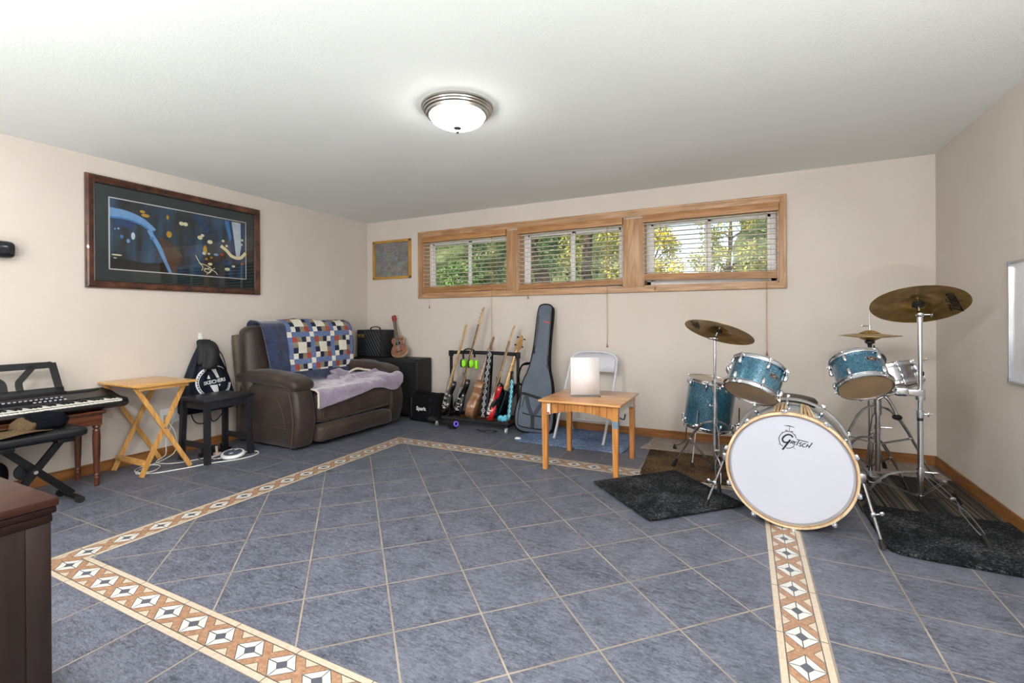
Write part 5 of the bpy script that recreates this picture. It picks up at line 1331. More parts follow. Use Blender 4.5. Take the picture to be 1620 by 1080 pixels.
def band(pts, w, z, name, m, par=r):
    b = B(mt); q = catmull([Vector((a, c, 0)) for a, c in pts], 4); b.ribbon([(p.x, p.y) for p in q], w, Matrix.Translation((0, 0, z)), t=.004); return part(name, b, m, par)
band([(-.165, .385), (.0, .355), (.150, .325)], .026, .060, 'flap_band', M('gig_band', ''))
WEB = M('grey_webbing', '3a3f49', .9, var=.2, sc=200)
band([(-.10, .36), (-.06, .25), (-.02, .17)], .038, .063, 'strap', WEB); band([(.09, .335), (.04, .25), (.0, .17)], .034, .0635, 'strap', WEB)
band([(-.012, .175), (-.008, .12), (-.004, .045)], .034, .064, 'strap', M('gig_band', '')); band([(-.12, .185), (-.02, .172), (.10, .170)], .012, .061, 'cross_seam', M('gig_band', ''))
for y in (.07, .10, .13): band([(-.022, y), (.010, y)], .010, .069, 'buckle', BLK)
band([(-.150, .345), (-.155, .22)], .006, .061, 'zipper', BLK); band([(-.120, .345), (-.132, .24)], .008, .061, 'zipper', BLK)
band([(-.058, 1.20), (-.062, .95), (-.066, .86)], .010, .036, 'zipper', BLK); band([(.070, 1.26), (.072, .95), (.080, .78)], .010, .034, 'zipper', BLK)
for x, y in ((-.078, .845), (-.066, .85), (.082, .77), (.092, .74), (.088, .70)): b = B(mt); b.tube([(x, y + .02, .040), (x - .004, y - .02, .046), (x + .004, y - .05, .042)], .005, 6); part('zip_pull', b, BLK, r)
b = B(mt); q = Matrix.Translation((.022, 1.135, .0355)); b.add([(-.030, .008, 0), (.012, .004, 0), (.052, -.008, 0), (.045, -.016, 0), (.010, -.006, 0), (-.012, -.001, 0)], [(0, 1, 2, 3, 4, 5)], q)
part('logo', b, M('logo_red', 'd92b2b', .5, var=0), r, label='red streak logo')
b = B(mt); b.tube([(-.165, .46, -.03), (-.225, .50, -.02), (-.215, .66, -.03), (-.14, .70, -.05), (-.10, .70, -.05)], .016, 8, smooth=5, flat=(.35, 1.2, (1, 0, 0))); part('shoulder_strap', b, BLKF, r)

# ================================================================== FOLDING CHAIR
WM = M('white_metal', 'c9cad2', .35, .0, var=.04); r = root('folding_chair', (-1.36, 4.42, 0), 'white metal folding chair between the small table and the back wall', 'chair')
b = B(); ft = [(-1.640, 4.225, 0.012), (-1.605, 4.44, .45), (-1.590, 4.575, .70), (-1.575, 4.61, .765), (-1.52, 4.628, .806), (-1.36, 4.636, .818), (-1.20, 4.628, .806), (-1.135, 4.61, .765), (-1.120, 4.575, .70), (-1.125, 4.44, .45), (-1.150, 4.180, 0.012)]
b.tube([ft[0], ft[1]] + ft[2:9] + [ft[9], ft[10]], .0125, 10, smooth=6); part('front_frame', b, WM, r)
for x0_, x1_ in ((-1.585, -1.60), (-1.145, -1.13)):
    b = B(); b.tube([(x0_, 4.25, .425), (x0_, 4.45, .25), (x1_, 4.655, .012)], .011, 10); part('leg', b, WM, r)
    b = B(); b.cyl((x1_, 4.655, 0), (x1_, 4.652, .02), .014, n=12); part('leg_cap', b, M('chair_cap', 'b9b9bd', .6), r)
for p in ((-1.640, 4.225), (-1.150, 4.180)): b = B(); b.cyl((*p, 0), (*p, .022), .0155, n=12); part('leg_cap', b, M('chair_cap', ''), r)
b = B(); b.tube([(-1.60, 4.64, .12), (-1.13, 4.64, .12)], .008, 8); part('cross_bar', b, WM, r)
b = B(); nn = 14; vs = []
for i in range(nn + 1):
    f = i / nn; x = -1.583 + f * .446; c = .020 * (1 - (2 * f - 1) ** 2)
    for z, e in ((.625 + .02 * (1 - (2 * f - 1) ** 2) * 0, 0), (.70, .012), (.765 + .040 * (1 - abs(2 * f - 1) ** 4), .022)): vs.append((x, 4.556 + (z - .625) * .32 + c + e * .2, z))
b.add(vs, [(i * 3 + k, (i + 1) * 3 + k, (i + 1) * 3 + k + 1, i * 3 + k + 1) for i in range(nn) for k in range(2)]); o = part('backrest', b, WM, r, sharp=60); md = o.modifiers.new('t', 'SOLIDIFY'); md.thickness = .006
b = B(); b.soft((-1.365, 4.40, .438), (.205, .185, .012), .010, (0, 0, .006), 10); part('seat', b, WM, r)

# ================================================================== SMALL PINE TABLE
OR = wood('orange_pine_x', 'a86f3a', 'd8a062', 0, .3, coat=.4); ORZ = wood('orange_pine_z', '9a602c', 'c78a48', 2, .32, coat=.35); WHP = M('white_paint', 'cfcac0', .5, var=.08)
tx0, tx1, ty0, ty1, tz = -1.425, -.790, 3.330, 3.975, .535
r = root('kids_table', ((tx0 + tx1) / 2, (ty0 + ty1) / 2, 0), 'small orange pine table with grooved front apron standing on the tile border', 'table')
tt_ = T('table_top'); 
b = B(); b.box((tx0, ty0, tz - .016), (tx1, ty1, tz), .006); tp = part('top', b, OR, r)
b = B(); sr = [[(-1.32 + .02 * k + .09 * j, 3.40 + .03 * math.sin(k * 1.7 + j) + .05 * (j % 2)) for k in range(6)] for j in range(4)]
for s_ in sr: q = catmull([Vector((a, c, 0)) for a, c in s_], 4); b.ribbon([(p.x, p.y) for p in q], .006, Matrix.Translation((0, 0, tz)), t=.0004)
part('scribble', b, M('red_crayon', 'c9654a', .8), tp, label='faint red scribble on the top')
ih = .028
def apron(p, q, nrm, m, name, arch, grooves):
    p = Vector(p); q = Vector(q); d = (q - p); L = d.length; d.normalize(); N = 40; vs = []; nrm = Vector(nrm)
    b = B()
    for i in range(N + 1):
        f = i / N; zb = .415 + arch * math.sin(PI * f) ** .9; g = 0
        if grooves:
            t_ = (f * grooves) % 1
            g = .0035 if t_ < .06 else 0
        c = p + d * (f * L) - nrm * g
        for z, k in ((zb, 0), (tz - .016, 0)): vs.append((c.x, c.y, z))
        c2 = p + d * (f * L) - nrm * .018
        for z in (tz - .016, zb): vs.append((c2.x, c2.y, z))
    fs = [(i * 4 + k, (i + 1) * 4 + k, (i + 1) * 4 + (k + 1) % 4, i * 4 + (k + 1) % 4) for i in range(N) for k in range(4)] + [(3, 2, 1, 0), (N * 4, N * 4 + 1, N * 4 + 2, N * 4 + 3)]
    b.add(vs, fs); return part(name, b, m, r, sharp=20)
fa = apron((tx0 + .045, ty0 + ih, 0), (tx1 - .045, ty0 + ih, 0), (0, -1, 0), ORZ, 'apron', .045, 10.2)
apron((tx0 + .045, ty1 - ih, 0), (tx1 - .045, ty1 - ih, 0), (0, 1, 0), ORZ, 'apron', .045, 10.2)
apron((tx1 - ih, ty0 + .045, 0), (tx1 - ih, ty1 - .045, 0), (1, 0, 0), WHP, 'apron', .045, 0); apron((tx0 + ih, ty0 + .045, 0), (tx0 + ih, ty1 - .045, 0), (-1, 0, 0), WHP, 'apron', .045, 0)
b = B(); 
for k in range(1, 10):
    x = tx0 + .045 + (tx1 - tx0 - .09) * k / 10.2 + .002; f = k / 10.2; b.box((x - .0016, ty0 + ih - .0006, .417 + .045 * math.sin(PI * f) ** .9), (x + .0016, ty0 + ih + .001, tz - .017))
part('groove', b, M('groove_dark', '5a3a1a', .8), fa)
for x, y in ((tx0 + .045, ty0 + .045), (tx1 - .045, ty0 + .045), (tx0 + .045, ty1 - .045), (tx1 - .045, ty1 - .045)):
    b = B(); b.tube([(x, y, tz - .016), (x, y, .40), (x, y, 0)], [.0305, .0305, .0245], 4, flat=(1, 1, (0, 1, 0))); lg = part('leg', b, ORZ, r)
    if x > -1 and y < 3.5:
        b = B(); b.tube([(x, y, .362), (x, y, .415)], .0305, 4, flat=(1.02, 1.02, (0, 1, 0))); part('tape', b, M('blue_grey_tape', '6f8190', .6), lg, label='blue-grey tape around the leg')
b = B(); b.box((tx0 + .048, ty0 + ih - .0015, .425), (tx0 + .090, ty0 + ih + .001, .505), .0005); st = part('sticker', b, M('sticker_white', 'dcdcd8', .5), fa)
b = B(); b.box((tx0 + .066, ty0 + ih - .0022, .428), (tx0 + .084, ty0 + ih - .001, .440)); part('sticker_print', b, M('sticker_red', '9a3a34', .5), fa)
b = B(); b.tube([(tx1 - ih + .001, ty0 + .09, .43), (tx1 - ih + .03, ty0 + .10, .42), (tx1 - ih + .034, ty0 + .12, .455)], .005, 8, smooth=4); part('hook', b, BLKM, r)
# standing sheet
r = root('paper_sheet', (-1.14, 3.63, tz), 'white sheet of paper in a clear stand on the small pine table', 'paper')
d = Vector((.210, .103, 0)); d.normalize(); nn = Vector((d.y, -d.x, 0)); c0 = Vector((-1.247, 3.578, tz))
PM = Matrix((( d.x, 0, nn.x, c0.x), (d.y, 0, nn.y, c0.y), (0, 1, 0, tz + .001), (0, 0, 0, 1)))
t = T('paper'); v = t.uv(); x, y, _ = t.xyz(v)
ln = t.f('LESS_THAN', t.f('FRACT', t.f('MULTIPLY', y, 34.)), .22); wd = t.noise(t.map(v, (60, 34, 1)), 1., 2); ln = t.f('MULTIPLY', ln, t.f('GREATER_THAN', wd, .5))
t.set(Base_Color=t.mix(t.f('MULTIPLY', ln, .16), (.88, .83, .84), (.35, .3, .3)), Roughness=.6, Subsurface_Weight=0.)
b = B(); W0, H0 = .236, .306
b.add([(.003, .012, 0), (W0 - .003, .012, 0), (W0 - .003, H0, -.012), (.003, H0, -.012)], [(0, 1, 2, 3)], PM, uvs=[[(0, 0), (1, 0), (1, 1), (0, 1)]])
o = part('sheet', b, t.m, r); md = o.modifiers.new('t', 'SOLIDIFY'); md.thickness = .0006
ACR = sheet_glass('acrylic', 1.15, (.99, .99, .99))
b = B(PM); b.box((0, .008, .0015), (W0, H0 - .002, .0035)); part('front_pane', b, ACR, r)
b = B(PM); b.box((0, 0, -.05), (W0, .003, .045), .001); part('base', b, ACR, r)

# ================================================================== RUGS
def rug(name, poly, h, m, label, cat='mat'):
    b = B(); b.prism(poly, 0.0005, h, None, min(.003, h * .4)); return solo(name, b, m, label, cat, (sum(p[0] for p in poly) / len(poly), sum(p[1] for p in poly) / len(poly), 0))
def pile(name, stops, sc=200, sc2=6, stretch=(1, 1, 1), bump=.8):
    t = T(name); v = t.map(t.obj(), stretch); n = t.noise(v, sc, 4, .8); n2 = t.noise(v, sc2, 4)
    t.set(Base_Color=t.ramp(t.f('ADD', t.f('MULTIPLY', n, .72), t.f('MULTIPLY', n2, .28)), stops), Roughness=.97, Specular_IOR_Level=.15); t.bump(n, bump, .006); return t.m
rug('floor_mat', cat2([(-1.955, 4.02), (-1.70, 4.00), (-1.45, 3.985), (-1.2, 4.005), (-.945, 4.03), (-.95, 4.35), (-.985, 4.68), (-1.45, 4.685), (-1.93, 4.69), (-1.95, 4.35)], 3), .010,
    pile('blue_grey_pile', [(.36, hexc('3f4f66')), (.5, hexc('63779a')), (.62, hexc('93a6c6'))], 60, 3), 'soft blue-grey mat under the gig bag, chair and small table')
rug('floor_mat', [(-.835, 4.245), (.30, 4.255), (1.295, 4.285), (1.275, 4.695), (.2, 4.695), (-.80, 4.69), (-.79, 4.55)], .008,
    pile('beige_pile', [(.36, hexc('6f645c')), (.5, hexc('93877f')), (.62, hexc('aca29c'))], 70, 5), 'long pale beige mat along the baseboard behind the drum kit')
rug('floor_mat', [(-.700, 3.545), (-.05, 3.560), (.60, 3.575), (.61, 4.235), (-.05, 4.235), (-.745, 4.225)], .013,
    pile('brown_pile', [(.40, hexc('1f1710')), (.5, hexc('4a3826')), (.60, hexc('7d6448'))], 75, 4), 'brown looped mat under the floor tom')
DK = pile('charcoal_pile', [(.42, hexc('08090b')), (.50, hexc('1b1d20')), (.56, hexc('3a3c40')), (.64, hexc('6d6e72'))], 85, 5)
m1 = rug('floor_mat', [(-.955, 3.205), (-.485, 2.725), (.005, 3.205), (-.40, 3.545), (-.472, 3.71), (-.62, 3.565)][:3] + [(-.475, 3.70)], .007, DK, 'charcoal speckled square mat turned diagonally in front of the drum kit')
m1.location.z = .013
rug('floor_mat', cat2([(.630, 2.98), (.655, 2.895), (.74, 2.87), (1.0, 2.862), (1.30, 2.862), (1.312, 2.9), (1.312, 3.2), (1.312, 3.53), (1.27, 3.545), (1.0, 3.535), (.75, 3.53), (.645, 3.535), (.632, 3.3)], 3), .016, DK, 'charcoal speckled mat by the right wall under the front cymbal stand foot')
t = T('striped_carpet'); v = t.obj(); x, y, z = t.xyz(v)
f_ = t.noise(v, 240, 3, .8); xw = t.f('ADD', x, t.f('MULTIPLY', t.noise(v, 40, 2), .003))
w1 = t.white(t.comb(t.f('FLOOR', t.f('DIVIDE', xw, .008)), 1., 1.))[0]; w2 = t.white(t.comb(t.f('FLOOR', t.f('DIVIDE', xw, .019)), 2., 1.))[0]
k = t.f('ADD', t.f('MULTIPLY', w1, .6), t.f('MULTIPLY', w2, .4))
t.set(Base_Color=t.mix(t.f('MULTIPLY', f_, .5), t.ramp(k, [(.0, hexc('17181a')), (.22, hexc('3a352d')), (.38, hexc('5d574b')), (.5, hexc('2b3036')), (.62, hexc('57493a')), (.78, hexc('6f685b')), (.9, hexc('2a241e'))], 'CONSTANT'), (.03, .03, .03)), Roughness=.97, Specular_IOR_Level=.15); t.bump(f_, .6, .006)
rug('floor_rug', [(.625, 3.42), (1.300, 3.40), (1.305, 4.30), (.622, 4.26)], .011, t.m, 'brown and grey striped carpet piece under the hi-hat and right cymbal stand', 'rug')
# ================================================================== DRUM KIT
def sparkle():
    t = T('blue_sparkle'); v = t.obj(); vo = t.voro(v, 520, out='Color'); w = t.xyz(vo)[0]; n = t.noise(v, 7, 3)
    k = t.f('ADD', t.f('MULTIPLY', w, .75), t.f('MULTIPLY', n, .3))
    t.set(Base_Color=t.ramp(k, [(.25, hexc('163448')), (.55, hexc('23566f')), (.80, hexc('35788f')), (.93, hexc('9cc6d6'))]), Roughness=.22, Metallic=.35, Coat_Weight=1., Coat_Roughness=.05); return t.m
SPK = sparkle(); CHK = 'drums of the drum kit'
HEADC = M('clear_head', 'a48a6c', .3, var=.12, sc=4, coat=.3); HEADW = M('white_head', 'b9bcc9', .45, var=.02, sc=3)
def rim(b, r_, z, s=1):
    """triple flanged chrome hoop"""
    b.lathe([(r_ - .004, z - s * .014), (r_ + .010, z - s * .014), (r_ + .011, z - s * .011), (r_ + .001, z - s * .008), (r_ + .001, z + s * .008), (r_ + .006, z + s * .012), (r_ + .001, z + s * .014), (r_ - .002, z + s * .012), (r_ - .003, z - s * .010), (r_ - .004, z - s * .014)], 56)
    return b
def badge(b, mt, ang, r_, z): pass
def drum(name, top, n, r_, L_, label, nl=6, a0=0., badge_a=None, bottom=True, bz=.5, headt=None, shell=SPK):
    n = Vector(n).normalized(); top = Vector(top); bot = top - n * L_
    R = frame(n, (1, 0, 0)); mt = R.to_4x4(); mt.translation = bot
    r = root(name, bot, label, 'drum', CHK)
    rs = r_ - .011
    b = B(mt); b.lathe([(rs - .006, .012), (rs, .012), (rs, L_ - .012), (rs - .006, L_ - .012), (rs - .006, .012)], 64); sh = part('shell', b, shell, r, sharp=40)
    for nm, z, s in (('top_hoop', L_ - .012, 1), ('bottom_hoop', .012, -1)):
        b = B(mt); rim(b, rs + .003, z, s); part(nm, b, CHR, r, sharp=40)
    b = B(mt); b.lathe([(0, L_ - .004), (rs, L_ - .004), (rs + .002, L_ - .012)], 56); part('top_head', b, headt or HEADW, r)
    if bottom: b = B(mt); b.lathe([(0, .004), (rs, .004), (rs + .002, .012)], 56); part('bottom_head', b, HEADC, r)
    for k in range(nl):
        a = a0 + 2 * PI * k / nl; c, s = math.cos(a), math.sin(a)
        for z0_, sg in ((.048, -1), (L_ - .048, 1)):
            b = B(mt @ Matrix.Rotation(a, 4, 'Z'))
            b.soft((rs + .008, 0, z0_), (.010, .0095, .022), .009, (.003, 0, 0), 4); b.cyl((rs + .010, 0, z0_), (rs + .0125, 0, (L_ + .004) if sg > 0 else -.004), .0028, n=8)
            b.box((rs + .002, -.008, (L_ - .012) if sg > 0 else 0), (rs + .018, .008, (L_ + .001) if sg > 0 else .011), .002)
            part('lug', b, CHR, r)
    if badge_a is not None:
        X = mt @ Matrix.Rotation(badge_a, 4, 'Z') @ Matrix(((0, 0, 1, rs + .0005), (1, 0, 0, 0), (0, 1, 0, L_ * bz), (0, 0, 0, 1)))
        b = B(X); b.prism(cat2([(-.024, -.013), (.024, -.013), (.026, 0), (.024, .013), (-.024, .013), (-.026, 0)], 3), -.003, .0012); bg_ = part('badge', b, CHRD, r)
        b = B(X); b.prism(cat2([(-.021, -.010), (.021, -.010), (.023, 0), (.021, .010), (-.021, .010), (-.023, 0)], 3), .0010, .0018); part('badge_face', b, M('badge_black', '14120f', .4), bg_)
        b = B(X @ Matrix.Translation((0, 0, .0018))); b.ball((0, 0, .0), .0038, 10); b.box((-.017, .003, 0), (-.006, .006, .0006)); b.box((.006, .003, 0), (.017, .006, .0006)); b.box((-.015, -.007, 0), (.015, -.0045, .0006)); part('badge_print', b, M('badge_gold', 'c9b79a', .4, .6), bg_)
    return r, mt, rs
# ---- bass drum
BN = Vector((.098, .995, .013)).normalized(); BC = Vector((.214, 2.971, .322)); RB = .317
Zf = -BN; Yf = (Vector((0, 0, 1)) - Zf * Zf.z).normalized(); Xf = Yf.cross(Zf)
BM = Matrix((Xf, Yf, Zf)).transposed().to_4x4(); BM.translation = BC           # x right, y up, z towards the room
r = root('bass_drum', (BC.x + .02, BC.y + .25, 0), 'large bass drum with white front head, black script logo and pale wooden hoops', 'drum', CHK)
rs = .288; BD = .52
b = B(BM); b.lathe([(rs - .006, -.02), (rs, -.02), (rs, -BD + .02), (rs - .006, -BD + .02), (rs - .006, -.02)], 96); part('shell', b, SPK, r)
HOOP = wood('hoop_maple', 'b79c78', 'dccbaa', 2, .35, coat=.3); INL = M('hoop_inlay', '8a5c3c', .4, var=.1)
for nm, z0, z1, m_ in (('front_hoop', .004, -.036, HOOP), ('back_hoop', -BD - .004, -BD + .036, M('grey_hoop', '9da0a4', .35, var=.1, coat=.3))):
    b = B(BM); b.lathe([(RB - .013, z0), (RB - .002, z0), (RB, z0 - .002 * (1 if z0 > z1 else -1)), (RB, z1), (RB - .013, z1), (RB - .013, z0)], 96); h_ = part(nm, b, m_, r, sharp=40)
    b = B(BM); b.lathe([(RB + .0002, (z0 * 2 + z1) / 3), (RB + .0008, (z0 * 2 + z1) / 3), (RB + .0008, (z0 + z1 * 2) / 3), (RB + .0002, (z0 + z1 * 2) / 3), (RB + .0002, (z0 * 2 + z1) / 3)], 96); part('hoop_inlay', b, INL, h_)
b = B(BM); b.lathe([(RB - .0145, -.004), (RB - .0125, .003), (RB - .0165, .003)], 96); part('hoop_ring', b, INL, h_)
b = B(BM); b.lathe([(0, -.008), (RB - .030, -.008), (RB - .020, -.016), (RB - .014, -.020)], 96); hd = part('front_head', b, HEADW, r)
b = B(BM); b.lathe([(0, -BD + .01), (rs, -BD + .01)], 64); part('back_head', b, HEADC, r)
K = {
'ringL': [[-0.029, 0.2021], [-0.0434, 0.181], [-0.046, 0.1593], [-0.0402, 0.1369], [-0.0269, 0.1271]],
'ringT': [[-0.029, 0.2021], [-0.0165, 0.2085], [0.0, 0.2115], [0.0165, 0.2059], [0.0295, 0.1922], [0.0351, 0.1786]],
'ringB': [[-0.0144, 0.1196], [-0.0003, 0.1193], [0.0162, 0.1274], [0.0263, 0.138]],
'G': [[0.0197, 0.1814], [0.0099, 0.1926], [-0.005, 0.1936], [-0.02, 0.184], [-0.03, 0.1672], [-0.0251, 0.1524], [-0.0118, 0.1494], [0.0006, 0.1559], [0.0065, 0.1663]],
'Gs': [[0.0073, 0.1673], [-0.0303, 0.1073]],
't1': [[-0.0165, 0.2175], [-0.0057, 0.215]],
't2': [[0.0083, 0.2148], [0.0217, 0.2119]],
'l1': [[-0.052, 0.1329], [-0.0399, 0.1392]],
'l2': [[0.0203, 0.1276], [0.0308, 0.1184]],
'cy': [[-0.0222, 0.2415], [0.0043, 0.2417], [0.0289, 0.236]],
'st': [[0.0043, 0.2417], [0.0014, 0.2117]],
'k1': [[-0.0324, 0.2036], [-0.0282, 0.1993]],
'k2': [[-0.0502, 0.1704], [-0.0443, 0.1712]],
'k3': [[0.0271, 0.1948], [0.0311, 0.1982]],
'R1': [[0.0155, 0.1617], [0.0064, 0.1467]],
'R2': [[0.0147, 0.1616], [0.0228, 0.1612], [0.0209, 0.1544], [0.0117, 0.1516]],
'R3': [[0.0163, 0.1523], [0.0182, 0.1458]],
'E1': [[0.0274, 0.1603], [0.0228, 0.1436]],
'E2': [[0.0274, 0.1599], [0.0367, 0.1585]],
'E3': [[0.0253, 0.152], [0.0326, 0.151]],
'E4': [[0.0228, 0.1436], [0.0309, 0.1428]],
'T1': [[0.0367, 0.1731], [0.0906, 0.1642]],
'T2': [[0.0481, 0.1689], [0.0361, 0.1407]],
'S': [[0.0621, 0.157], [0.0545, 0.1571], [0.0508, 0.1503], [0.0572, 0.1464], [0.054, 0.1388], [0.0455, 0.1401]],
'C': [[0.0797, 0.1548], [0.0706, 0.1543], [0.063, 0.1444], [0.0657, 0.1362], [0.0748, 0.1379]],
'H1': [[0.0889, 0.1536], [0.0785, 0.1358]],
'H2': [[0.1088, 0.1639], [0.0913, 0.1338]],
'H3': [[0.0833, 0.1453], [0.0976, 0.143]],
}
wd = {'ring': .0034, 'G': .0088, 'Gs': .0088, 't': .004, 'l': .0018, 'cy': .0035, 'st': .0024, 'k': .0035, 'R': .0042, 'E': .0038, 'T1': .0042, 'T2': .005, 'S': .0042, 'C': .0042, 'H': .0045}
b = B()
for k, v in K.items():
    w_ = wd.get(k) or wd.get(k[:2]) or wd.get(k[:4]) or wd.get(k[0]); p = [Vector((a, c, 0)) for a, c in v]; p = catmull(p, 6) if len(p) > 2 and k[0] not in 'E' else p
    ws = w_
    if k == 'cy': ws = [w_ * (.25 + 1.0 * math.sin(PI * i / (len(p) - 1))) for i in range(len(p))]
    b.ribbon([(q.x, q.y) for q in p], ws, BM @ Matrix.Translation((0, 0, -.0080)), t=.0006)
part('logo', b, M('logo_ink', '0b0c14', .5, var=0), hd, label='black script logo with small drum drawing')
for k in range(10):
    a = 2 * PI * (k + .5) / 10 + .06
    X = BM @ Matrix.Rotation(a, 4, 'Z')
    for z0, z1, zl in ((.004, -.040, -.115), (-BD - .004, -BD + .040, -BD + .115)):
        s_ = 1 if z0 > z1 else -1; b = B(X)
        b.soft((rs + .010, 0, zl), (.012, .011, .024), .010, (.003, 0, 0), 4); b.cyl((rs + .020, 0, zl), (RB + .010, 0, z0 + s_ * .012), .0032, n=8)
        b.box((RB - .004, -.013, z0), (RB + .014, .013, z0 + s_ * .005), .002); b.box((RB + .002, -.010, z0 - s_ * .032), (RB + .012, .010, z0 + s_ * .003), .003)
        b.cyl((RB + .010, 0, z0 + s_ * .004), (RB + .010, 0, z0 + s_ * .016), .006, n=8)
        part('lug', b, CHR, r)
def spur(top, foot):
    top = Vector(top); foot = Vector(foot); d = (foot - top).normalized()
    b = B(); b.cyl(top, foot - d * .035, .0085, .0075, n=12); b.soft(tuple(top), (.020, .020, .028), .012, (0, 0, 0), 4); sp_ = part('spur', b, CHRD, r)
    b = B(); m_ = top.lerp(foot, .52); b.soft(tuple(m_), (.012, .012, .014), .008, (0, 0, 0), 4); b.cyl(m_, m_ + Vector((-.030 if top.x < .2 else .035, -.01, .012)), .004, n=8); b.ball(m_ + Vector((-.034 if top.x < .2 else .035, -.01, .012)), .012, 10, (1, .4, 1)); part('wing_nut', b, CHR, sp_)
    b = B(); b.cyl(foot - d * .050, foot - d * .006, .012, .0155, n=14); part('rubber_tip', b, RUB, sp_)
spur((-.105, 3.10, .325), (-.218, 3.070, .014)); spur((.540, 2.985, .325), (.615, 2.900, .004))
STK = [M('hickory_%d' % i, c, .5, var=.12, sc=15) for i, c in enumerate(('d8bd92', 'cba77d', 'd6b187', 'e0cda6'))]
lab = ['leftmost drumstick of the left group lying on the bass drum', 'second drumstick from the left in the left group on the bass drum', 'third drumstick from the left in the left group on the bass drum', 'rightmost drumstick of the left group lying on the bass drum',
       'leftmost drumstick of the right group lying on the bass drum', 'second drumstick from the left in the right group on the bass drum', 'third drumstick from the left in the right group on the bass drum', 'rightmost drumstick of the right group lying on the bass drum']
for k in range(8):
    ox = (-.078 + k * .019) if k < 4 else (.058 + (k - 4) * .0185); sk = .0 if k < 4 else .010 * (k - 4)
    r0 = rs + .0085
    def onsh(x, z): return BM @ Vector((x, math.sqrt(r0 * r0 - x * x), z))
    A = onsh(ox + sk * .5, -.062); Bq = onsh(ox - sk * .8, -.455)
    b = B(); d_ = (Bq - A); b.tube([A, A + d_ * .02, A + d_ * .6, A + d_ * .93, A + d_ * .96, A + d_ * 1.0], [.005, .0076, .0076, .004, .0055, .002], 12)
    solo('drumstick', b, STK[k % 4], lab[k], 'drumstick', group='drumsticks resting on the bass drum')
# ---- toms
r1, m1_, _ = drum('rack_tom', (.080, 3.165, .873), (.327, .538, 1), .152, .192, 'blue sparkle rack tom tilted above the left side of the bass drum', 6, a0=math.radians(-128), badge_a=math.radians(-48), bz=.55)
r2_, m2_, _ = drum('rack_tom', (.578, 3.342, .902), (-.185, .782, 1), .138, .184, 'blue sparkle rack tom steeply tilted above the right side of the bass drum', 5, a0=math.radians(-126), badge_a=math.radians(-72), bz=.62)
rf, mf, rsf = drum('floor_tom', (-.231, 4.181, .653), (.143, -.027, 1), .194, .398, 'deep blue sparkle floor tom standing on the brown mat near the back wall', 8, a0=math.radians(-100), headt=HEADC)
for pts, bk in (([(-.420, 4.165, .42), (-.437, 4.165, .26), (-.452, 4.19, .125), (-.535, 4.285, .055), (-.548, 4.32, .035), (-.552, 4.335, .022)], (-.427, 4.165, .30)),
                ([(-.335, 4.005, .42), (-.350, 3.985, .25), (-.362, 3.86, .06), (-.364, 3.845, .022)], (-.343, 3.99, .30)),
                ([(-.04, 4.26, .42), (-.045, 4.30, .22), (-.03, 4.33, .12), (.03, 4.36, .03)], (-.045, 4.27, .28))):
    b = B(); b.tube(pts, .005, 10, smooth=3); lg = part('leg', b, CHRD, rf)
    e = Vector(pts[-1]); b = B(); b.cyl(e + Vector((0, 0, .025)), (e.x, e.y, .010), .010, .0155, n=12); part('rubber_foot', b, RUB, lg)
    b = B(); b.soft(bk, (.018, .018, .020), .010, (0, 0, 0), 4); b.cyl(bk, (bk[0] - .02, bk[1] - .03, bk[2]), .004, n=8); b.ball((bk[0] - .02, bk[1] - .032, bk[2]), .012, 8, (1, .4, 1)); part('leg_bracket', b, CHR, lg)
# ---- snare
rsn, msn, _ = drum('snare_drum', (.835, 3.93, .822), (-.27, .26, 1), .165, .14, 'chrome snare drum tilted on its stand behind the right rack tom', 8, a0=.2, shell=CHRD)
b = B(msn); b.box((.150, -.03, .03), (.175, .03, .11), .006); b.tube([(.17, -.02, .10), (.20, -.02, .13), (.23, -.02, .14)], .005, 8); part('snare_strainer', b, CHR, rsn)

